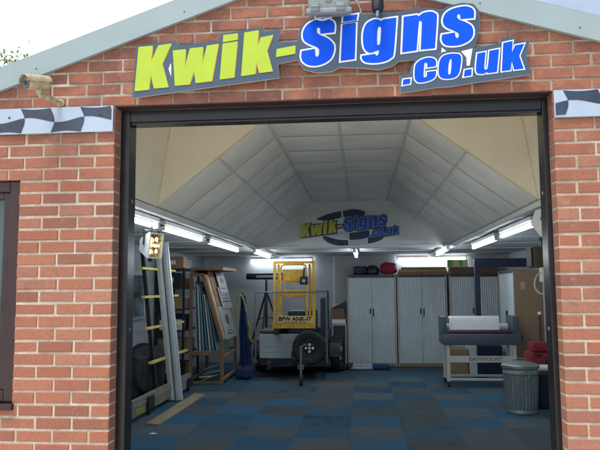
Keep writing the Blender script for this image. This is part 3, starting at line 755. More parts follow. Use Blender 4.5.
parts('dark_swoosh', m, DB, IS)
m = MB()
for pl in ([(300, 230), (388, 216), (386, 250), (300, 256)], [(170, 200), (294, 178), (294, 220), (240, 216)], [(384, 92), (430, 108), (420, 124), (376, 116)]): m.plate([sw(pl)], 9.9530, 9.9546)
parts('grey_swoosh', m, SWG, IS)
m = MB(); m.plate([[it(q) for q in offset_poly(GLYPHS['board'][0], -.012)]], 9.9500, 9.9518); part('letter_backing', m, mat('inner_sign_navy', (.02, .035, .08), .5, var=.1), IS)
build_logo(IS, 9.9495, it, 1.0, (mat('inner_blue', (.008, .07, .42), .5, var=.06), mat('inner_pale_blue', (.30, .42, .55), .5, var=.05), mat('inner_lime', (.50, .46, .06), .5, var=.06), DB), n=3)

# ------------------------------------------------------------------ floodlights hung by the doorway
def floodlight(label, c, fwd, s=1.0):
    c = Vector(c); f = Vector(fwd).normalized(); t = thing('floodlight', label, 'floodlight', c, 'floodlights inside the doorway')
    r = f.cross(Vector((0,0,1))).normalized(); u = r.cross(f)
    X = Matrix((( r.x, f.x, u.x, c.x), (r.y, f.y, u.y, c.y), (r.z, f.z, u.z, c.z), (0,0,0,1)))
    w, h = .098*s, .115*s
    m = MB(); bm = bmesh.new(); vs = []
    for y, kx, kz in ((-.13, .45, .42), (-.10, .6, .58), (0, 1.0, 1.0), (.022, 1.03, 1.03), (.022, .90, .92), (.004, .88, .90)):
        vs.append([bm.verts.new(X @ Vector((sx*w*kx, y, sz*h*kz))) for sx, sz in ((-1,-1),(1,-1),(1,1),(-1,1))])
    for a, b_ in zip(vs[:-1], vs[1:]):
        for i in range(4): bm.faces.new((a[i], a[(i+1)%4], b_[(i+1)%4], b_[i]))
    bm.faces.new(vs[0][::-1]); m.bm(bm); part('housing', m, WHITEPL, t)
    m = MB(); rr = random.Random(2); n = 6; o = len(m.v)
    for i in range(n+1):
        for j in range(n+1):
            e = 0 if i in (0, n) or j in (0, n) else rr.uniform(-.022, .0)
            m.v.append(X @ Vector((w*.87*(2*i/n-1), .003+e, h*.89*(2*j/n-1))))
    for i in range(n):
        for j in range(n): m.face((o+i*(n+1)+j, o+(i+1)*(n+1)+j, o+(i+1)*(n+1)+j+1, o+i*(n+1)+j+1))
    part('reflector', m, mat('gold_reflector', (.80, .58, .25), .2, metal=.9, var=.3, vscale=50), t)
    m = MB(); m.cyl(X @ Vector((-w*.55, .006, 0)), X @ Vector((w*.55, .006, 0)), .012, n=10)
    for a, b_ in ((-.3, .5), (.35, -.5), (.3, .4), (-.4, -.45)): m.lathe([(.02, 0), (.022, .006), (.01, .012)], X @ Vector((w*a, -.008, h*b_)), 8, f)
    part('lamp_tube', m, emit_mat('warm_lamp', (1, .72, .32), 2.2), t)
    m = MB()
    for q in range(1, 4): m.bar(X @ Vector((w*.88*(q/2-1), .012, -h*.9)), X @ Vector((w*.88*(q/2-1), .012, h*.9)), .003, .003)
    for q in range(1, 4): m.bar(X @ Vector((-w*.88, .013, h*.9*(q/2-1))), X @ Vector((w*.88, .013, h*.9*(q/2-1))), .003, .003)
    part('grille', m, BLACKSTEEL, t)
    m = MB()
    top = Vector((c.x-f.x*.05, c.y-f.y*.05, 2.2))
    m.tube([X @ Vector((-w-.004, -.04, 0)), X @ Vector((-w-.008, -.04, h*1.15)), X @ Vector((w+.008, -.04, h*1.15)), X @ Vector((w+.004, -.04, 0))], .008, 8)
    m.cyl(X @ Vector((0, -.04, h*1.15)), top-Vector((0,0,.002)), .010, n=8); m.cyl(X @ Vector((0, -.03, -h*.75)), X @ Vector((0, -.03, -h*1.3)), .018, n=10)
    part('bracket', m, BLACKSTEEL, t, 50)
floodlight('white floodlight with a glowing amber grid front hanging inside the left door jamb', (-1.80, 5.5, 1.925), (.95, -.36, -.10), .95)
floodlight('white floodlight seen edge on inside the right door jamb', (1.44, 5.05, 2.03), (.72, -.5, -.35), 1.05)

SPK = thing('wall_speaker', 'brown and black speaker box hanging from the low ceiling by the right jamb', 'speaker', (1.46, 5.55, 2.2))
m = MB(); m.cbox(1.405, 1.60, 5.46, 5.64, 1.70, 1.872, .006); part('cabinet', m, mat('dark_walnut', (.09, .065, .05), .5, var=.15), SPK)
m = MB(); m.cbox(1.388, 1.4045, 5.468, 5.632, 1.708, 1.864, .004); part('front_grille', m, BLACK, SPK)
m = MB(); m.box(1.49, 1.52, 5.53, 5.56, 1.8725, 2.198); part('hanger', m, BLACKSTEEL, SPK)
m = MB(); m.cbox(1.44, 1.52, 5.38, 5.455, 1.58, 1.70, .01); part('junction_box', m, WHITEPL, SPK)
m = MB(); m.tube(arc_pts([(1.46, 5.40, 1.66), (1.41, 5.38, 1.64), (1.385, 5.38, 1.58), (1.395, 5.38, 1.52), (1.44, 5.36, 1.485), (1.56, 5.34, 1.49)]), .0065, 8); part('white_cable', m, CABLE, SPK, 60)

# ------------------------------------------------------------------ panel cutter on the left
CU = thing('panel_cutter', 'tall aluminium vertical panel cutter with yellow support bars leaning at the left wall', 'panel cutter', (-2.6, 8.9, 0))
p0 = Vector((-2.583, 8.93, .02)); p1 = Vector((-2.822, 8.93, 2.238)); ax = (p1-p0).normalized()
for off in (-.050, .052):
    m = MB(); q = Vector((off, 0, 0)); m.bar(p0+q, p1+q, .084, .055, (0,-1,0)); m.bar(p0+q+Vector((0,-.034,0)), p1+q+Vector((0,-.034,0)), .03, .012, (0,-1,0))
    part('cutting_rail', m, ALU, CU)
m = MB(); m.bar(p0+Vector((.0,.01,0)), p1+Vector((0,.01,0)), .03, .03, (0,-1,0)); part('rail_slot', m, BLACKSTEEL, CU)
for z, ya, yb in ((1.82, 8.26, 9.78), (1.443, 8.24, 9.82), (1.035, 8.22, 9.96), (.592, 8.28, 10.04)):
    x = p0.x+(z-.03)/(p1.z-p0.z)*(p1.x-p0.x)-.10
    m = MB(); m.cbox(x-.025, x+.025, ya, yb, z-.016, z+.016, .004); part('support_bar', m, YBAR, CU)
for y in (8.55, 9.6):
    m = MB(); m.bar((-2.735, y, .02), (-2.965, y, 2.1), .05, .04, (0,-1,0)); part('upright', m, BLACKSTEEL, CU)
m = MB(); m.cbox(-2.70, -2.645, 7.42, 9.95, .055, .255, .006); m.box(-2.6445, -2.636, 7.43, 9.94, .17, .19); BR = part('base_rail', m, mat('weathered_alloy_rail', (.29, .27, .22), .5, metal=.3, var=.2, vscale=9), CU)
m = MB(); m.box(-2.6445, -2.6415, 7.48, 7.80, .075, .15); part('yellow_label', m, YELCL, BR)
m = MB(); m.cbox(-2.6355, -2.61, 7.86, 8.10, .07, .23, .01); m.box(-2.67, -2.64, 7.94, 8.0, .0, .0545); part('foot_clamp', m, BLACK, BR)
m = MB(); m.box(-2.67, -2.64, 9.80, 9.86, 0, .0545); m.cbox(-2.6355, -2.60, 9.70, 9.92, .07, .2, .01); part('rear_clamp', m, NAVY, BR)

# offcut plank on the carpet
m = MB(); m.add([(-2.48,7.38,.001),(-2.315,7.33,.001),(-2.284,9.40,.001),(-2.475,9.55,.001),(-2.48,7.38,.020),(-2.315,7.33,.020),(-2.284,9.40,.020),(-2.475,9.55,.020)], [(0,3,2,1),(4,5,6,7),(0,1,5,4),(1,2,6,5),(2,3,7,6),(3,0,4,7)])
solo('plank', m, mat('dusty_plank', (.30, .235, .15), .8, var=.25, vscale=5, stretch=(3,.4,1)), 'bare brown plank lying on the carpet tiles beside the panel cutter', 'plank', (-2.39, 8.4, 0))
m = MB(); m.add([(-2.30,6.93,.002),(-2.24,6.90,.006),(-2.21,6.95,.002),(-2.27,6.99,.007)], [(0,1,2,3)]); m.add([(-2.30,6.93,.0012),(-2.24,6.90,.005),(-2.21,6.95,.0012),(-2.27,6.99,.006)], [(3,2,1,0)])
solo('paper_scrap', m, WHITEPL, 'tiny white scrap of paper on the carpet near the left door jamb', 'paper scrap', (-2.25, 6.94, 0))

# draped dark cover, lumpy
def lump(x0, x1, y0, y1, h, seed, n=26):
    m = MB(); rr = random.Random(seed); ph = [rr.uniform(0, 6) for _ in range(6)]
    bm = bmesh.new(); bmesh.ops.create_icosphere(bm, subdivisions=4, radius=1)
    for v in bm.verts:
        p = v.co.copy(); e = .55
        q = Vector([math.copysign(abs(c)**e, c) for c in p])
        nn = noise.noise(p*2.3+Vector((seed, 0, 0)))*.18+noise.noise(p*6+Vector((0, seed, 0)))*.06
        q *= (.85+nn)
        v.co = Vector(((x0+x1)/2+q.x*(x1-x0)/2, (y0+y1)/2+q.y*(y1-y0)/2, max(0, h/2+q.z*h/2)))
    return m.bm(bm)
solo('covered_machine', lump(-3.28, -2.80, 8.0, 9.6, .82, 3), mat('black_dust_sheet', (.012, .014, .02), .8, var=.4), 'low lumpy machine under a black cover behind the panel cutter', 'covered machine', (-3.0, 8.8, 0), smooth=180)

FP = thing('framed_mirror', 'pale framed picture on the grey left wall behind the panel cutter', 'picture', (-3.33, 9.4, 1.1))
m = MB()
for a in ((9.12, 9.17, 1.09, 1.80), (9.69, 9.74, 1.09, 1.80), (9.1705, 9.6895, 1.09, 1.14), (9.1705, 9.6895, 1.75, 1.80)): m.cbox(-3.349, -3.315, *a, .004)
part('frame', m, GREYPL, FP)
m = MB(); m.box(-3.348, -3.335, 9.171, 9.689, 1.141, 1.749); part('picture', m, mat('dark_picture', (.10, .13, .16), .15, var=.7, vscale=4), FP)

# ------------------------------------------------------------------ shelving with boxes
SH = thing('steel_shelving', 'dark steel shelving with boxes against the left wall behind the wooden rack', 'shelving', (-3.08, 10.5, 0))
for x in (-3.32, -2.88):
    for y in (10.25, 11.2):
        m = MB(); m.box(x, x+.035, y, y+.035, 0, 1.88); part('post', m, BLACKSTEEL, SH)
for z in (.12, .50, .86, 1.20, 1.54, 1.85):
    m = MB(); m.box(-3.319, -2.846, 10.252, 11.233, z, z+.022); part('shelf', m, BLACKSTEEL, SH)
kk = random.Random(9); names = {WHITEPL: 'white', CARD: 'brown', BLACK: 'black', NAVY: 'navy', GREYPL: 'grey'}
LEV = ('bottom', 'second lowest', 'third', 'fourth', 'fifth', 'top')
for li, (z, lst) in enumerate(((.142, (BLACK, CARD)), (.522, (CARD, WHITEPL)), (.882, (WHITEPL, NAVY)), (1.222, (CARD, GREYPL)), (1.562, (BLACK, CARD)), (1.872, (CARD, NAVY)))):
    y = 10.29
    for bi, mm in enumerate(lst):
        w = kk.uniform(.24, .40); h = kk.uniform(.15, .26); x = kk.uniform(-3.29, -3.24)
        m = MB(); m.cbox(x, -2.87-kk.uniform(0, .05), y, y+w, z, z+h, .006); b_ = thing('storage_box', '%s box on the %s shelf of the dark shelving, %s' % (names[mm], LEV[li], ('near end', 'farther along')[bi]), 'box', (-3.1, y+w/2, z), 'boxes on the dark shelving')
        part('carton', m, mm, b_)
        m = MB(); m.box(x+.12, x+.24, y-.003, y-.0005, z+h*.35, z+h*.7); part('label', m, WHITEPL if mm is not WHITEPL else GREYPL, b_)
        y += w+.06

# ------------------------------------------------------------------ wooden sheet rack
RK = thing('sheet_rack', 'pine sheet rack with a sloping chipboard side holding upright sheets', 'rack', (-2.55, 11.0, 0))
def rk(name, a, b, w=.05, h=.05, up=(0,1,0), M_=PINE):
    m = MB(); m.bar(a, b, w, h, up); return part(name, m, M_, RK)
for y in (10.5, 11.62):
    rk('post', (-2.80, y, 0), (-2.80, y, 1.80)); rk('post', (-2.28, y, 0), (-2.28, y, .68)); rk('sloping_rail', (-2.28, y, .68), (-2.60, y, 1.775))
    rk('crossbeam', (-2.775, y, .49), (-2.305, y, .49)); rk('crossbeam', (-2.775, y, .03), (-2.305, y, .03), .045, .045); rk('crossbeam', (-2.775, y, 1.77), (-2.60, y, 1.77))
for x, z in ((-2.80, 1.825), (-2.28, .44), (-2.80, .44), (-2.28, .08), (-2.80, .08)): rk('side_rail', (x, 10.526, z), (x, 11.594, z), .045, .045, (0,0,1))
m = MB(); m.cbox(-2.775, -2.305, 10.53, 11.59, .517, .53, .003); part('shelf_board', m, CHIP, RK)
m = MB(); m.bar((-2.262, 11.06, .70), (-2.575, 11.06, 1.77), .016, 1.14, (0,1,0)); part('chipboard_side', m, CHIP, RK)
m = MB(); m.cbox(-2.83, -2.28, 10.55, 11.75, 1.85, 1.90, .003); part('top_board', m, PINE, RK)
ACR = [mat('sheet_teal', (.16, .36, .42), .3, var=.2), mat('sheet_white', (.70, .75, .78), .4, var=.05), mat('sheet_grey_blue', (.22, .30, .36), .4, var=.1)]
tn = ('teal edged', 'white', 'grey blue')
pos = ('far left', 'left', 'left of middle', 'middle', 'right of middle', 'right', 'far right')
for i in range(7):
    x0 = -2.73+.055*i; lean = -.035-.028*i*.6; h = 1.14-.055*i
    m = MB(); m.bar((x0+.02, 11.02, .532), (x0+lean+.02, 11.02, .532+h), .95, .012+.006*(i % 3), (1,0,0))
    solo('plastic_sheet', m, ACR[i % 3], '%s plastic sheet standing in the wooden rack, %s of the row' % (tn[i % 3], pos[i]), 'plastic sheet', (x0, 11.02, .532), 'sheets standing in the wooden rack')
rr = random.Random(8)
for i in range(5):
    m = MB(); z = .056+.03*i; a = rr.uniform(-.12, .12); m.bar((-2.72+rr.uniform(0, .1), 10.62+.1*i, z), (-2.36-rr.uniform(0, .08), 10.70+.1*i+a, z+rr.uniform(.0, .12)), .12, .012)
    solo('offcut', m, ACR[i % 3], '%s offcut in the loose pile at the bottom of the wooden rack, %s' % (tn[i % 3], ('lowest', 'second', 'third', 'fourth', 'topmost')[i]), 'offcut', (-2.55, 10.8, z), 'offcuts in the bottom of the rack')
# printed boards on the sloping side
def lean_board(label, t0, t1, y0, y1, lift, design):
    a = Vector((-2.262, 0, .70)); b_ = Vector((-2.575, 0, 1.77)); d = b_-a; nn = Vector((-d.z, 0, d.x)).normalized()*-1
    A = a+d*t0+nn*lift; B = a+d*t1+nn*lift
    t = thing('printed_board', label, 'printed board', (A.x, (y0+y1)/2, A.z), 'printed boards on the sloping rack side')
    m = MB(); m.bar((A.x, (y0+y1)/2, A.z), (B.x, (y0+y1)/2, B.z), .010, y1-y0, (0,1,0)); part('board', m, mat('printed_board_face', (.27, .28, .27), .6, var=.08), t)
    m = MB(); ex = nn*.0068
    for (u0, u1, v0, v1, mm) in design:
        p = lambda u, v: A.lerp(B, v)+ex+Vector((0, y0+(y1-y0)*u, 0))
        q = lambda u, v: A.lerp(B, v)+ex*1.15+Vector((0, y0+(y1-y0)*u, 0))
        if mm == 'o':
            ring = [(u0+u1*math.cos(i*math.pi/9), v0+v1*math.sin(i*math.pi/9)) for i in range(18)]
        else: ring = [(u0,v0),(u1,v0),(u1,v1),(u0,v1)]
        k = len(ring); m.add([p(*r) for r in ring]+[q(*r) for r in ring], [tuple(range(k)), tuple(range(k, 2*k))[::-1]]+[(i, (i+1)%k, k+(i+1)%k, k+i) for i in range(k)])
    part('print', m, mat('dark_print', (.05, .06, .09), .6, var=.4), t)
for lb, t0, t1, ya, yb, lf, mm in (('plain brown hardboard sheet leaning under the printed boards on the rack side', .30, 1.10, 10.72, 11.66, .0155, 'hardboard_brown'), ('narrow tan offcut board leaning at the near edge of the rack side', .02, .95, 10.50, 10.66, .0155, 'tan_offcut')):
    a = Vector((-2.262, 0, .70)); d_ = Vector((-2.575, 0, 1.77))-a; nn = Vector((d_.z, 0, -d_.x)).normalized(); A = a+d_*t0+nn*lf; B = a+d_*t1+nn*lf
    m = MB(); m.bar((A.x, (ya+yb)/2, A.z), (B.x, (ya+yb)/2, B.z), .010, yb-ya, (0,1,0))
    solo('leaning_board', m, mat(mm, (.22, .13, .075) if 'brown' in mm else (.38, .27, .17), .75, var=.2, vscale=5), lb, 'board', (A.x, (ya+yb)/2, A.z))
lean_board('white board with a dark round emblem leaning on the front of the rack side', .0, .50, 10.62, 11.5, .030, [(.52, .15, .58, .17, 'o'), (.2, .8, .12, .16, 'r'), (.3, .7, .22, .25, 'r')])
lean_board('pale board with lines of dark text higher on the rack side', .45, .80, 10.95, 11.75, .046, [(.12, .85, .30, .36, 'r'), (.12, .7, .45, .50, 'r'), (.15, .8, .6, .64, 'r')])
lean_board('small pale board with a dark smudge print at the top of the rack side', .70, 1.04, 11.05, 11.70, .060, [(.5, .22, .6, .14, 'o'), (.15, .8, .2, .25, 'r')])
# ------------------------------------------------------------------ hanging blue and yellow cloth
def cloth(fx, y, z0, z1, seed, n=60, k=24, thick=.012):
    """hanging pleated cloth: fx(t) -> (left, right) at height fraction t"""
    m = MB(); o = 0
    for side in (0, 1):
        for j in range(k+1):
            t = j/k; l, r = fx(t)
            for i in range(n+1):
                u = i/n; x = l+(r-l)*u
                w = .035*math.sin(u*19+seed+t*1.5)*(1-.4*t)+.02*math.sin(u*43+seed*2+t*3)
                m.v.append(Vector((x+.01*math.sin(t*9+u*5), y+w+side*thick, z0+(z1-z0)*t)))
    a = (n+1)*(k+1)
    for j in range(k):
        for i in range(n):
            q = j*(n+1)+i
            m.face((q, q+1, q+n+2, q+n+1)); m.face((a+q, a+q+n+1, a+q+n+2, a+q+1))
    rim = [i for i in range(n+1)]+[j*(n+1)+n for j in range(1, k+1)]+[k*(n+1)+i for i in range(n-1, -1, -1)]+[j*(n+1) for j in range(k-1, 0, -1)]
    for p, q in zip(rim, rim[1:]+rim[:1]): m.face((p, a+p, a+q, q))
    return m
FLG = thing('hanging_flag', 'blue flag with a yellow edge hanging from a pole beside the wooden rack', 'flag', (-2.05, 11.3, 0))
part('flag_cloth', cloth(lambda t: (-2.16+.03*t, -1.93-.12*t), 11.3, .22, 1.42, 1), BLUECL, FLG, 60)
m = MB(); m.tube(arc_pts([(-2.17, 11.25, .95), (-2.19, 11.24, 1.25), (-2.14, 11.23, 1.43), (-2.06, 11.22, 1.36), (-2.01, 11.22, 1.15)]), .013, 8); m.tube(arc_pts([(-1.99, 11.22, .98), (-1.95, 11.22, .86), (-1.96, 11.22, .72), (-1.90, 11.22, .62)]), .017, 8)
part('yellow_edge', m, YELCL, FLG, 60)
m = MB(); m.cyl((-2.10, 11.34, .01), (-2.10, 11.34, 1.47), .014, n=8)
for a in (0, 1.6, 3.1, 4.7): m.bar((-2.10, 11.34, .10), (-2.10+.30*math.cos(a+.5), 11.34+.30*math.sin(a+.5), .012), .02, .02)
part('pole', m, BLACKSTEEL, FLG, 50)
solo('blue_bag', lump(-2.20, -1.86, 11.02, 11.22, .20, 7), mat('dark_blue_bag', (.008, .03, .12), .8, var=.3), 'crumpled blue bag on the carpet at the foot of the flag', 'bag', (-2.02, 11.14, 0), smooth=180)

# ------------------------------------------------------------------ tripod with tube
TP = thing('tripod', 'black tripod with a thick black tube across its top by the back wall', 'tripod', (-1.86, 12.6, 0))
m = MB(); m.cyl((-2.25, 12.62, 1.775), (-1.35, 12.62, 1.775), .062, n=20); m.cyl((-2.256, 12.62, 1.775), (-2.2505, 12.62, 1.775), .055, n=20); part('tube', m, BLACKSTEEL, TP, 40)
m = MB(); m.box(-2.05, -1.45, 12.548, 12.556, 1.75, 1.80); part('label_strip', m, GREYPL, TP)
m = MB(); m.cyl((-1.86, 12.6, .75), (-1.86, 12.6, 1.71), .022, n=10); m.cyl((-1.86, 12.6, 1.38), (-1.86, 12.6, 1.46), .04, n=10); part('column', m, BLACKSTEEL, TP, 40)
for a in (.35, 2.7, 4.6):
    m = MB(); m.cyl((-1.86+.03*math.cos(a), 12.6+.03*math.sin(a), 1.40), (-1.86+.52*math.cos(a), 12.6+.52*math.sin(a), .01), .02, .014, 8); part('leg', m, BLACKSTEEL, TP, 40)
    m = MB(); m.cyl((-1.86, 12.6, 1.0), (-1.86+.19*math.cos(a), 12.6+.19*math.sin(a), .93), .010, n=6); part('brace', m, BLACKSTEEL, TP)

# ------------------------------------------------------------------ trailer
TR = thing('trailer', 'small dark trailer with a pale grey tailboard, spare wheel and jockey wheel', 'trailer', (-1.15, 11.8, 0))
m = MB(); m.cbox(-1.80, -.60, 11.24, 11.30, .22, .32, .005); m.cbox(-1.80, -.60, 13.0, 13.06, .22, .32, .005)
for x in (-1.80, -.66): m.cbox(x, x+.06, 11.301, 12.999, .225, .315, .005)
m.bar((-1.0, 10.45, .30), (-1.15, 11.26, .27), .06, .06); m.bar((-1.0, 10.45, .30), (-.9, 11.26, .27), .06, .06)
part('chassis', m, BLACKSTEEL, TR)
m = MB(); m.cbox(-1.785, -.62, 11.25, 12.99, .335, .352, .003); m.cbox(-1.785, -1.765, 11.26, 12.99, .353, .76, .003); m.cbox(-.64, -.62, 11.26, 12.99, .353, .76, .003); m.cbox(-1.764, -.641, 12.96, 12.99, .353, .76, .003); part('body', m, mat('trailer_dark_side', (.05, .055, .06), .5, var=.2), TR)
m = MB(); m.cbox(-1.775, -1.06, 11.20, 11.235, .345, .755, .006)
for z in (.45, .55, .65): m.box(-1.765, -1.07, 11.1945, 11.1995, z, z+.012)
part('tailboard', m, mat('pale_tailboard', (.34, .40, .43), .5, var=.06, vscale=3), TR)
m = MB(); m.cbox(-1.22, -1.18, 11.17, 11.194, .36, .47, .004); m.cbox(-1.17, -1.14, 11.17, 11.194, .36, .44, .004); part('latch', m, BLACK, TR)
m = MB(); m.cbox(-1.055, -.60, 11.20, 11.235, .345, .70, .006); part('tailboard', m, mat('dark_tailboard', (.12, .13, .14), .5, var=.1), TR)
m = MB(); yr = 10.952
m.tube([(-1.805, yr, .30), (-1.805, yr, 1.475), (-.60, yr, 1.475), (-.60, yr, .30)], .017, 8); part('front_hoop', m, BLACKSTEEL if False else mat('dull_steel_tube', (.16, .19, .21), .45, metal=.4), TR, 50)
for x in (-1.805, -.60):
    m = MB(); m.cbox(x-.02, x+.02, 10.935, 11.2395, .24, .299, .004); part('hoop_bracket', m, BLACKSTEEL, TR)
m = MB(); m.tube([(-1.72, 12.9, .353), (-1.72, 12.9, 1.475), (-.67, 12.9, 1.475), (-.67, 12.9, .353)], .017, 8); part('rear_hoop', m, BLACKSTEEL, TR, 50)
for x0, x1, z0 in ((-1.50, -1.42, .757), (-.84, -.78, .835)):
    m = MB(); m.cbox(x0, x1, 10.99, 11.23, z0, .8645, .004); part('bearer', m, BLACKSTEEL, TR)
def wheel(c, axis, r, parent, name='wheel', spare=True):
    c = Vector(c); ax = Vector(axis).normalized(); w = .085
    prof = [(r*.60, -w*.75), (r*.66, -w*.95), (r*.86, -w), (r*.97, -w*.72), (r, -w*.3), (r, w*.3), (r*.97, w*.72), (r*.86, w), (r*.66, w*.95), (r*.60, w*.75)]
    m = MB(); n = 48; u = ax.orthogonal().normalized(); v = ax.cross(u); o = len(m.v)
    for i, (rr_, h) in enumerate(prof):
        for j in range(n):
            a = 2*math.pi*j/n; k = rr_*(1-.012*((j % 2) if 2 < i < 7 else 0)); m.v.append(c+ax*h+(u*math.cos(a)+v*math.sin(a))*k)
    for i in range(len(prof)-1):
        for j in range(n): m.face((o+i*n+j, o+i*n+(j+1)%n, o+(i+1)*n+(j+1)%n, o+(i+1)*n+j))
    t = part(name, m, RUBBER, parent, 35)
    m = MB(); m.lathe([(r*.60, -w*.7), (r*.61, w*.72), (r*.55, w*.70), (r*.52, w*.25), (r*.36, w*.22), (r*.30, w*.42), (r*.18, w*.45), (r*.17, w*.50), (r*.05, w*.5)], c, 40, ax); rim = part('rim', m, BLACKSTEEL, t, 30)
    m = MB()
    for j in range(4):
        a = math.pi/4+j*math.pi/2; q = c+ax*(w*.44)+(u*math.cos(a)+v*math.sin(a))*r*.20; m.cyl(q, q+ax*.022, .022, n=10)
    m.cyl(c+ax*w*.5, c+ax*(w*.5+.02), .020, n=12)
    parts('wheel_nut', m, WHITEPL, t, 40); return t
wheel((-.895, 11.06, .535), (0, -1, 0), .295, TR, 'spare_wheel')
for x, s in ((-1.90, -1), (-.50, 1)): wheel((x, 12.2, .29), (s, 0, 0), .29, TR)
for x in (-1.99, -.59):
    m = MB()
    pr = []
    for i in range(13):
        a = math.pi*i/12; pr.append((12.2+.34*math.cos(a), .30+.34*math.sin(a)))
    for (ya, za), (yb, zb) in zip(pr[:-1], pr[1:]): m.bar((x+.09, ya, za), (x+.09, yb, zb), .20, .012)
    part('mudguard', m, BLACK, TR)
m = MB(); m.cyl((-.985, 10.42, .13), (-.985, 10.42, .62), .018, n=10); m.bar((-1.0, 10.40, .60), (-.90, 10.40, .66), .016, .016); m.bar((-.985, 10.42, .28), (-1.0, 10.5, .29), .09, .06); JK = part('jockey_post', m, STEEL, TR, 50)
m = MB(); m.cyl((-1.01, 10.42, .075), (-.96, 10.42, .075), .075, n=18); m.bar((-1.02, 10.42, .075), (-1.02, 10.42, .17), .03, .008); m.bar((-.95, 10.42, .075), (-.95, 10.42, .17), .03, .008); m.bar((-1.02, 10.42, .17), (-.95, 10.42, .17), .03, .01); part('jockey_wheel', m, RUBBER, JK, 50)
m = MB()
for x in (-1.62, -.78): m.cyl((x, 11.238, .27), (x, 11.225, .27), .035, n=12)
parts('rear_lamp', m, RED, TR, 50)

# plank and clutter carried on the trailer
m = MB(); m.cbox(-1.80, -1.50, 11.34, 12.9, .765, .81, .004); solo('brown_plank', m, mat('dark_brown_board', (.10, .06, .045), .7, var=.2), 'dark brown board lying on the left side of the trailer', 'board', (-1.65, 12, .765))
m = MB(); m.cbox(-1.36, -.86, 11.9, 12.6, .353, 1.13, .03); solo('dark_case', m, NAVY, 'dark navy case on the trailer seen through the yellow frame', 'case', (-1.1, 12.2, .353))
m = MB(); m.cbox(-.74, -.645, 11.6, 12.4, .353, 1.36, .01); solo('dark_board', m, NAVY, 'tall dark board standing on the right side of the trailer', 'board', (-.7, 12, .353))

# ------------------------------------------------------------------ yellow folding platform on the trailer
YF_ = thing('work_platform', 'yellow steel folding work platform standing on the front of the trailer', 'platform', (-1.15, 11.02, .86))
m = MB(); y = 11.05
for x in (-1.485, -.815): m.bar((x, y, .88), (x, y, 1.985), .05, .05, (0,1,0))
m.bar((-1.51, y, 1.985), (-.79, y, 1.985), .05, .045, (0,1,0))
for x in (-1.42, -.885): m.bar((x, y+.03, 1.08), (x, y+.03, 1.955), .035, .03, (0,1,0))
part('outer_frame', m, YELLOW, YF_)
m = MB(); m.tube([(-1.375, 11.0, 1.06), (-1.375, 11.0, 1.87), (-1.36, 11.0, 1.925), (-1.31, 11.0, 1.945), (-1.0, 11.0, 1.945), (-.95, 11.0, 1.925), (-.935, 11.0, 1.87), (-.935, 11.0, 1.06)], .018, 10); part('inner_hoop', m, YELLOW, YF_, 60)
m = MB(); m.cbox(-1.345, -.965, 11.02, 11.045, 1.62, 1.86, .008); m.cbox(-1.31, -1.0, 11.005, 11.019, 1.66, 1.82, .006); part('top_step', m, YELLOW, YF_)
m = MB(); m.cbox(-1.345, -.965, 11.02, 11.045, 1.38, 1.52, .008); m.box(-1.06, -1.0, 11.012, 11.0195, 1.40, 1.44); part('lower_step', m, YELLOW, YF_)
m = MB(); m.cbox(-1.52, -.79, 11.0, 11.06, .865, .955, .006); part('foot_bar', m, YELLOW, YF_)
m = MB(); m.cbox(-1.44, -.83, 10.972, 10.982, .962, 1.075, .003); NP = part('number_plate', m, mat('number_plate_yellow', (.68, .52, .22), .4, var=.05), YF_)
vs, fs = text_mesh('BPW ANK-IT', .098, .003)
m = MB(); m.add([(v.x*1.02-1.135, 10.9705, 1.022+v.y) for v in vs], fs); part('plate_lettering', m, BLACK, NP)
m = MB(); m.box(-1.34, -.93, 10.9702, 10.9715, .968, .976); part('plate_small_print', m, BLACK, NP)
HL = thing('hand_lamp', 'black lamp with a short aerial hung in the top right of the yellow platform', 'lamp', (-1.0, 10.97, 1.64))
m = MB(); m.cbox(-1.045, -.905, 10.93, 10.995, 1.60, 1.74, .015); m.cyl((-.975, 10.94, 1.735), (-.965, 10.94, 1.89), .020, .016, 10); part('lamp_body', m, BLACK, HL, 40)
m = MB(); m.cyl((-.975, 10.9295, 1.665), (-.975, 10.926, 1.665), .028, n=14); part('lens', m, GREYPL, HL)

# machine pile right of the trailer
GE = thing('compressor', 'dark machine on the floor between the trailer and the first cabinet', 'machine', (-.44, 12.4, 0))
m = MB(); m.cbox(-.53, -.345, 12.2, 12.75, .10, .60, .04); part('casing', m, BLACK, GE, 40)
m = MB(); m.tube([(-.53, 12.19, .10), (-.53, 12.19, .66), (-.50, 12.19, .72), (-.37, 12.19, .72), (-.345, 12.19, .66), (-.345, 12.19, .10)], .014, 8); part('tube_frame', m, BLACKSTEEL, GE, 60)
for z, r_ in ((.42, .06), (.25, .045)):
    m = MB(); m.lathe([(r_, 0), (r_, .012), (r_*.7, .018)], (-.44, 12.20, z), 18, (0,-1,0)); part('dial', m, GREYPL, GE, 40)
for y in (12.28, 12.66):
    m = MB(); m.cyl((-.55, y, .10), (-.335, y, .10), .10, n=18); part('wheel', m, RUBBER, GE, 40)
m = MB(); m.box(-.60, -.31, 12.9, 13.47, .80, .83); m.box(-.60, -.57, 12.9, 13.47, 0, .80); m.box(-.34, -.31, 12.9, 13.47, 0, .80)
solo('small_stand', m, GREYPL, 'narrow grey stand against the back wall beside the first cabinet', 'stand', (-.45, 13.2, 0))
m = MB(); m.cbox(-.60, -.33, 12.95, 13.40, .832, .92, .01); solo('white_box', m, WHITEPL, 'flat white box on the narrow stand under a brown box', 'box', (-.46, 13.2, .832))
m = MB(); m.cbox(-.60, -.35, 12.95, 13.40, .922, 1.13, .006); solo('brown_box', m, mat('red_brown_box', (.20, .10, .07), .7, var=.15), 'red brown box on top of the flat white box left of the cabinets', 'box', (-.47, 13.2, .922))
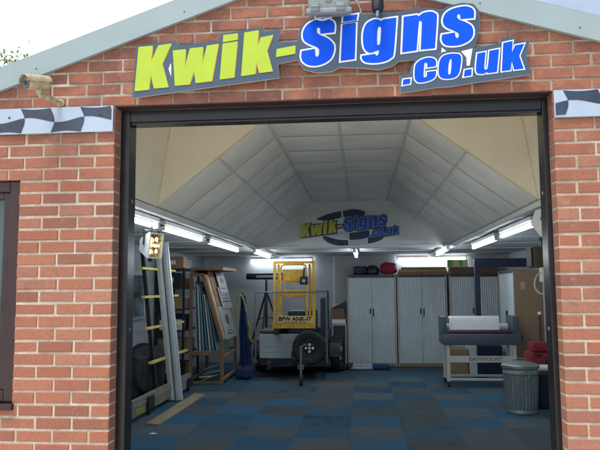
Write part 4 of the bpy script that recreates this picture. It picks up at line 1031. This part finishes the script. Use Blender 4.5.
m = MB(); m.add([(-.62,12.95,1.133),(-.33,12.95,1.133),(-.33,13.4,1.133),(-.62,13.4,1.133),(-.33,12.95,1.27),(-.33,13.4,1.27)], [(0,3,2,1),(0,1,4),(2,3,5),(1,2,5,4),(0,4,5,3)]); solo('black_wedge', m, BLACK, 'black sloping cover on top of the red brown box', 'cover', (-.47, 13.2, 1.132))

CD = thing('wall_conduit', 'thin white conduit with a socket on the back wall left of the cabinets', 'conduit', (-.55, 13.48, 1.15))
m = MB(); m.cbox(-.585, -.555, 13.475, 13.499, 1.22, 2.19, .004); part('trunking', m, WHITEPL, CD)
m = MB(); m.cbox(-.615, -.475, 13.468, 13.499, 1.13, 1.218, .006); SK = part('socket', m, WHITEPL, CD)
m = MB(); m.box(-.53, -.51, 13.465, 13.4675, 1.16, 1.19); part('switch', m, BLACK, SK)

# ------------------------------------------------------------------ tambour cabinets
CARC = mat('cabinet_carcass', (.46, .42, .37), .55, var=.05)
CABTOP = mat('cabinet_dark_top', (.06, .06, .065), .5, var=.1)
def tambour(n, w, z0, z1):
    """ribbed shutter in local x,z with wavy front, y towards viewer negative"""
    m = MB(); k = n*8; pr = []
    for i in range(k+1):
        t = i/8.0; pr.append((w*i/k, -.008*abs(math.sin(math.pi*t))**.6))
    f = [Vector((x, y, z)) for z in (z0, z1) for x, y in pr]; bk = [Vector((x, .012, z)) for z in (z0, z1) for x, y in pr]
    m.v = f+bk; q = k+1
    for i in range(k):
        m.face((i, i+1, q+i+1, q+i)); m.face((2*q+i, 3*q+i, 3*q+i+1, 2*q+i+1)); m.face((i, 2*q+i, 2*q+i+1, i+1)); m.face((q+i, q+i+1, 3*q+i+1, 3*q+i))
    m.face((0, q, 3*q, 2*q)); m.face((k, 2*q+k, 3*q+k, q+k)); return m
def cabinet(label, x, y, rz, w=.97, d=.45, h=1.79):
    t = thing('tambour_cabinet', label, 'cabinet', (x, y, 0), 'tambour cabinets')
    X = Matrix.Translation((x, y, 0)) @ Matrix.Rotation(rz, 4, 'Z')
    def tr(m): m.v = [X @ v for v in m.v]; return m
    m = MB(); m.cbox(-w/2, -w/2+.025, 0, d, .002, h-.02, .003); m.cbox(w/2-.025, w/2, 0, d, .002, h-.02, .003); m.box(-w/2+.0255, w/2-.0255, d-.02, d-.002, .06, h-.021); m.box(-w/2+.0255, w/2-.0255, .06, d-.021, .06, .08)
    part('carcass', tr(m), CARC, t)
    m = MB(); m.box(-w/2+.0255, w/2-.0255, .012, d-.03, .003, .058); part('plinth', tr(m), OAKBEI, t)
    m = MB(); m.cbox(-w/2-.002, w/2+.002, -.004, d, h-.0195, h, .003); m.box(-w/2+.0255, w/2-.0255, .008, .05, h-.05, h-.0205); part('top', tr(m), CABTOP, t)
    hw = (w-.058)/2
    for s_ in (-1, 1):
        m = tambour(11, hw-.002, .062, h-.052); ox = -w/2+.0275 if s_ < 0 else .0015
        m.v = [v+Vector((ox, .022, 0)) for v in m.v]; part('shutter', tr(m), TAMB, t, 50)
        m = MB(); m.cbox(s_*.030-.012, s_*.030+.012, -.004, .0145, 1.02 if s_ < 0 else .98, 1.13, .005); part('handle', tr(m), BLACK, t)
    m = MB(); m.cyl((0.012, .010, .96), (0.012, -.002, .96), .010, n=10); part('lock', tr(m), BLACKSTEEL, t)
    return t
cabinet('pale grey ribbed cabinet nearest the trailer, with blue and red bags on top', .19, 13.0, 0)
cabinet('pale grey ribbed cabinet in the middle of the back row, with boards on top', 1.18, 13.0, 0)
cabinet('pale grey ribbed cabinet at the right of the back row, half hidden behind the laminator', 2.195, 13.0, 0, .97)
cabinet('tall brown sided cabinet turned sideways against the right wall behind the dustbin', 2.49, 11.60, -math.pi/2, 1.17, .455, 1.82)
m = MB(); m.cbox(2.50, 2.942, 10.998, 11.0125, .004, 1.815, .002); o = [q for q in COL.objects if q.name.startswith('tambour_cabinet')][-1]; part('side_panel', m, OAKBEI, o)
m = MB(); m.box(2.60, 2.68, 10.9955, 10.9972, 1.50, 1.62); part('side_sticker', m, mat('faded_sticker', (.42, .33, .25), .6, var=.1), o)

# on top of the cabinets
m = lump(-.20, .14, 13.02, 13.42, .20, 4); m.v = [v+Vector((0,0,1.791)) for v in m.v]; solo('blue_holdall', m, NAVY, 'dark blue holdall at the left end on top of the first cabinet', 'bag', (-.05, 13.2, 1.791), smooth=180)
HE = thing('helmet', 'dark round helmet between the blue and the red bag on the first cabinet', 'helmet', (.22, 13.2, 1.791))
m = MB(); m.lathe([(.115, 0), (.13, .03), (.135, .09), (.115, .155), (.07, .19), (.01, .202)], (.22, 13.2, 1.792), 24); part('shell', m, mat('dark_helmet', (.02, .03, .06), .25, var=.1), HE, 60)
m = MB(); m.cbox(.14, .30, 13.05, 13.082, 1.84, 1.90, .012); part('visor', m, BLACK, HE)
m = lump(.36, .73, 13.02, 13.42, .27, 12); m.v = [v+Vector((0,0,1.791)) for v in m.v]; solo('red_bag', m, mat('red_bag_cloth', (.24, .012, .035), .8, var=.3, bump=.2, bscale=20), 'rounded red bag on the right of the first cabinet top', 'bag', (.55, 13.2, 1.791), smooth=180)
for i, (x0, x1, z, h_, mm, lb) in enumerate(((.74, 1.70, 1.791, .055, PINE, 'brown board lowest in the stack on the middle cabinet'), (.76, 1.68, 1.848, .05, CHIP, 'tan board second in the stack on the middle cabinet'), (.80, 1.66, 1.90, .038, PINE, 'brown board topmost in the stack on the middle cabinet'))):
    m = MB(); m.cbox(x0, x1, 13.02, 13.40, z, z+h_, .004); solo('board', m, mm, lb, 'board', ((x0+x1)/2, 13.2, z), 'boards stacked on the middle cabinet')
m = MB(); m.cbox(1.75, 2.67, 13.02, 13.40, 1.791, 1.93, .006); solo('long_box', m, mat('dark_brown_carton', (.14, .09, .055), .8, var=.2), 'long dark brown box on top of the right cabinet', 'box', (2.2, 13.2, 1.791))
GB = thing('green_box', 'bright green and white box standing on the long brown box', 'box', (1.86, 13.2, 1.932))
m = MB(); m.cbox(1.70, 2.10, 13.1, 13.35, 1.932, 2.085, .006); part('carton', m, mat('pale_box', (.58, .58, .40), .6, var=.1), GB)
m = MB(); m.box(1.705, 1.80, 13.0965, 13.0995, 1.94, 2.08); m.box(1.93, 2.0, 13.0965, 13.0995, 1.96, 2.07); parts('green_print', m, mat('green_print', (.14, .36, .06), .6, var=.3), GB)

# floor clutter before the cabinets
m = MB(); m.tube(arc_pts([(-.24, 12.55, .055), (.0, 12.60, .06), (.18, 12.60, .055)]), .05, 10); m.tube(arc_pts([(-.26, 12.42, .035), (.02, 12.40, .035), (.20, 12.48, .035)]), .03, 8)
solo('rolled_bundle', m, mat('silver_sheet', (.36, .40, .43), .5, var=.2, vscale=14), 'silver grey rolled bundle on the floor before the first cabinet', 'bundle', (0, 12.5, 0), smooth=60)
solo('blue_pouch', lump(.15, .52, 12.36, 12.66, .10, 17), BLUECL, 'flat blue pouch on the floor at the right end of the silver bundle', 'bag', (.33, 12.5, 0), smooth=180)
m = lump(-.33, -.18, 12.36, 12.66, .13, 21); solo('black_shoe_bag', m, BLACK, 'small black bag on the floor at the left end of the silver bundle', 'bag', (-.25, 12.5, 0), smooth=180)

# ------------------------------------------------------------------ navy bracket frame by the right cabinets
m = MB(); m.cbox(1.94, 2.945, 11.42, 11.50, 1.88, 2.03, .008); m.cbox(1.945, 2.03, 11.425, 11.495, .03, 1.879, .006); m.cbox(1.90, 2.08, 11.36, 11.56, .002, .03, .004)
FRM = thing('gantry', 'dark navy steel post and beam standing before the right cabinets', 'frame', (1.98, 11.46, 0)); part('post_and_beam', m, NAVY, FRM)
m = MB(); m.cyl((2.0, 11.424, 1.03), (2.0, 11.405, 1.03), .022, n=12); part('bolt', m, STEEL, FRM)

# ------------------------------------------------------------------ laminator on its stand
LM = thing('laminator', 'wide slate blue laminator with a white roll on an off white wheeled stand', 'laminator', (1.84, 10.6, 0))
LEGP = mat('off_white_stand', (.62, .62, .55), .45, var=.06)
for x, y in ((1.325, 10.42), (2.335, 10.42), (1.325, 10.86), (2.335, 10.86)):
    m = MB(); m.cbox(x-.024, x+.024, y-.024, y+.024, .085, .644, .004); lg = part('leg', m, LEGP, LM)
    m = MB(); m.cyl((x-.016, y, .034), (x+.016, y, .034), .033, n=14); m.box(x-.02, x+.02, y-.012, y+.012, .05, .0845); part('castor', m, BLACK, lg, 50)
m = MB(); m.cbox(1.35, 2.31, 10.405, 10.425, .375, .475, .004); CB = part('crossbar', m, LEGP, LM)
vs, fs = text_mesh('EASYMOUNT', .078, 0)
m = MB(); m.add([(v.x*1.12+1.90, 10.4035, .425+v.y) for v in vs], fs); part('crossbar_lettering', m, mat('print_grey', (.05, .06, .075), .6), CB)
m = MB(); m.cbox(1.35, 2.31, 10.40, 10.44, .10, .135, .004); m.cbox(1.35, 2.31, 10.84, 10.88, .10, .135, .004)
for x in (1.31, 2.32): m.cbox(x, x+.03, 10.445, 10.835, .10, .135, .004)
part('lower_rails', m, LEGP, LM)
m = MB(); m.cbox(1.24, 2.44, 10.36, 10.90, .645, .815, .02); m.cbox(1.24, 1.32, 10.42, 10.90, .816, 1.08, .015); m.cbox(2.32, 2.42, 10.42, 10.90, .816, 1.08, .015); part('machine_body', m, SLATE, LM, 40)
m = MB(); m.cyl((1.33, 10.46, .845), (2.318, 10.46, .845), .030, n=24); part('roller', m, MAROON, LM, 50)
m = MB(); m.cyl((2.4205, 10.6, .74), (2.50, 10.6, .74), .05, n=16); part('end_knob', m, BLACK, LM, 40)
m = MB(); m.cyl((2.4205, 10.66, .98), (2.455, 10.66, .98), .04, n=16); part('dial', m, BLACK, LM, 40)
WR = thing('vinyl_sheet', 'white vinyl sheet curving up over the laminator roller', 'vinyl sheet', (1.75, 10.5, .9))
m = MB(); pr = []
for i in range(12):
    t = i/11; pr.append((10.50+.06*t+.03*t**6, .872+.225*t-.012*t**8))
n = 30; o = 0
for s_ in (0, .004):
    for y, z in pr:
        for i in range(n+1):
            u = i/n; m.v.append(Vector((1.37+.77*u+.02*(z-.925)/.2*(u-.5), y+s_+.006*math.sin(u*26+z*9)*math.exp(-3*u), z)))
q = n+1; a = len(pr)*q
for j in range(len(pr)-1):
    for i in range(n):
        k = j*q+i; m.face((k, k+1, k+q+1, k+q)); m.face((a+k, a+k+q, a+k+q+1, a+k+1))
rim = list(range(n+1))+[j*q+n for j in range(1, len(pr))]+[(len(pr)-1)*q+i for i in range(n-1, -1, -1)]+[j*q for j in range(len(pr)-2, 0, -1)]
for x, y in zip(rim, rim[1:]+rim[:1]): m.face((x, a+x, a+y, y))
part('sheet', m, mat('white_vinyl', (.74, .76, .78), .4, var=.04), WR, 60)
m = MB(); m.cyl((1.335, 10.72, .90), (2.305, 10.72, .90), .06, n=20); part('roll_core', m, WHITEP, WR, 50)

m = MB(); m.cbox(1.52, 1.86, 11.9, 12.4, .002, .44, .006); solo('cardboard_box', m, CARD, 'brown cardboard box on the floor seen under the laminator', 'box', (1.7, 12.1, 0))
m = MB(); m.cbox(1.88, 2.02, 11.9, 12.2, .002, .60, .006); solo('pale_panel', m, TAMB, 'pale upright panel on the floor between the brown box and the navy crate', 'panel', (1.95, 12.0, 0))
m = MB(); m.cbox(2.06, 2.42, 11.7, 12.1, .002, .52, .02); solo('navy_crate', m, NAVY, 'navy crate on the floor under the right half of the laminator', 'crate', (2.2, 11.9, 0))

# ------------------------------------------------------------------ galvanised dustbin
BN = thing('dustbin', 'galvanised ribbed steel dustbin with a lid beside the right door jamb', 'dustbin', (1.935, 8.4, 0))
c = (1.945, 8.4, 0); n = 168
prof = [(.178, .002), (.186, .006), (.188, .03), (.184, .036), (.184, .055)]+[(.186+.022*i/12, .06+.40*i/12) for i in range(13)]+[(.209, .47), (.215, .478), (.215, .495), (.209, .502), (.211, .545), (.217, .553), (.217, .562), (.20, .566)]
def rib(i, a, r): return r+(.0055*math.cos(a*28) if 5 <= i <= 16 else 0)
m = MB(); m.lathe(prof, c, n, fn=rib); part('bin_body', m, STEEL, BN, 50)
m = MB(); m.lathe([(.222, .548), (.228, .551), (.228, .578), (.222, .584), (.20, .590), (.15, .607), (.08, .620), (.01, .624)], c, 64); LD = part('lid', m, STEEL, BN, 40)
m = MB(); m.tube(arc_pts([(1.87, 8.4, .617), (1.875, 8.4, .645), (1.935, 8.4, .655), (1.995, 8.4, .645), (2.0, 8.4, .617)]), .007, 8); part('lid_handle', m, STEEL, LD, 60)
m = MB(); aa = R(-88)
px, py = 1.935+.217*math.cos(aa), 8.4+.217*math.sin(aa)
m.tube(arc_pts([(px-.05, py-.004, .50), (px-.048, py-.028, .455), (px, py-.036, .432), (px+.048, py-.028, .455), (px+.05, py-.004, .50)]), .006, 8); m.box(px-.06, px-.04, py-.010, py+.012, .487, .508); m.box(px+.04, px+.06, py-.010, py+.012, .487, .508)
part('side_handle', m, STEEL, BN, 60)

# red machine with upright handle behind the bin
RM = thing('red_machine', 'red machine with a thin dark red upright handle behind the dustbin', 'machine', (2.40, 9.25, 0))
m = MB(); m.cbox(2.22, 2.62, 9.12, 9.45, .08, .66, .05); m.cbox(2.28, 2.54, 9.14, 9.40, .661, .79, .03); part('casing', m, RED, RM, 40)
m = MB(); m.cyl((2.42, 9.2, .78), (2.415, 9.2, 1.16), .018, n=10); part('handle_pole', m, mat('dark_red_pole', (.10, .015, .02), .4), RM, 50)
m = MB(); m.cyl((2.415, 9.2, 1.16), (2.415, 9.2, 1.20), .022, n=10); part('pole_tip', m, WHITEPL, RM, 50)
m = MB(); m.cbox(2.30, 2.40, 9.112, 9.1195, .60, .64, .003); m.box(2.45, 2.55, 9.114, 9.1195, .50, .56); parts('front_label', m, mat('dark_label', (.06, .01, .012), .4), RM)
for x in (2.27, 2.57):
    m = MB(); m.cyl((x-.03, 9.28, .08), (x+.03, 9.28, .08), .078, n=16); part('wheel', m, RUBBER, RM, 50)
m = MB(); m.cbox(2.20, 2.75, 8.62, 8.98, .002, .44, .015); solo('dark_box', m, BLACK, 'black box on the floor between the dustbin and the right door jamb', 'box', (2.45, 8.8, 0))
m = MB(); m.lathe([(.035, 0), (.047, .02), (.047, .32), (.04, .33)], (2.26, 8.78, .488), 20, (1, 0, 0)); solo('paper_roll', m, WHITEPL, 'white paper roll lying on the black box by the right door jamb', 'paper roll', (2.4, 8.78, .44), smooth=40)

# ------------------------------------------------------------------ sky, sun, camera
w = bpy.data.worlds.new('World'); SC.world = w; w.use_nodes = True
nt = w.node_tree; N = nt.nodes; L = nt.links; bg = N['Background']
EL_, AZ = R(69), R(-158)            # sun: in front of the gable, a little to the left
sky = N.new('ShaderNodeTexSky'); sky.sky_type = 'NISHITA'; sky.sun_disc = False; sky.sun_elevation = EL_; sky.sun_rotation = AZ
sky.dust_density = .2; sky.ozone_density = 1.5
tc = N.new('ShaderNodeTexCoord')
nz = N.new('ShaderNodeTexNoise'); nz.inputs['Scale'].default_value = 1.9; nz.inputs['Detail'].default_value = 7; nz.inputs['Roughness'].default_value = .55
L.new(tc.outputs['Generated'], nz.inputs['Vector'])
sx = N.new('ShaderNodeSeparateXYZ'); L.new(tc.outputs['Generated'], sx.inputs[0])
ml = N.new('ShaderNodeMath'); ml.operation = 'MULTIPLY_ADD'; ml.inputs[1].default_value = -.75; L.new(sx.outputs['X'], ml.inputs[0]); L.new(nz.outputs['Fac'], ml.inputs[2])
mr = N.new('ShaderNodeMapRange'); mr.inputs[1].default_value = .20; mr.inputs[2].default_value = .66; L.new(ml.outputs[0], mr.inputs[0])
mx = N.new('ShaderNodeMix'); mx.data_type = 'RGBA'; L.new(mr.outputs[0], mx.inputs[0]); tn_ = N.new('ShaderNodeMix'); tn_.data_type = 'RGBA'; tn_.blend_type = 'MULTIPLY'; tn_.inputs[0].default_value = 1; L.new(sky.outputs[0], tn_.inputs[6]); tn_.inputs[7].default_value = (.62, .86, .95, 1); L.new(tn_.outputs[2], mx.inputs[6]); mx.inputs[7].default_value = (9.6, 9.9, 10.2, 1)
L.new(mx.outputs[2], bg.inputs['Color']); bg.inputs['Strength'].default_value = .12
sd = Vector((math.sin(AZ)*math.cos(EL_)*1, math.cos(AZ)*math.cos(EL_), math.sin(EL_)))
ld = bpy.data.lights.new('sun', 'SUN'); ld.energy = 3.0; ld.angle = R(22); ld.color = (1, .95, .87)
lo = bpy.data.objects.new('sun', ld); COL.objects.link(lo); lo.rotation_euler = sd.to_track_quat('Z', 'Y').to_euler(); lo.location = sd*40

cd = bpy.data.cameras.new('camera'); cam = bpy.data.objects.new('camera', cd); COL.objects.link(cam); SC.camera = cam
cd.sensor_width = 36; cd.lens = 38.82; cd.clip_start = .05; cd.clip_end = 1500
r_ = Vector((.99548, .09468, -.00703)); f_ = Vector((-.09357, .99093, .09641)).normalized(); r_ = (r_-f_*r_.dot(f_)).normalized(); u_ = r_.cross(f_)
cam.matrix_world = Matrix(((r_.x, u_.x, -f_.x, 0), (r_.y, u_.y, -f_.y, 0), (r_.z, u_.z, -f_.z, 1.55), (0, 0, 0, 1)))

SC.view_settings.view_transform = 'Standard'; SC.view_settings.look = 'None'; SC.view_settings.gamma = 1; SC.view_settings.exposure = .35
SC.cycles.use_denoising = True
SC.cycles.max_bounces = 8; SC.cycles.diffuse_bounces = 5; SC.cycles.sample_clamp_indirect = 6
bpy.context.view_layer.update()
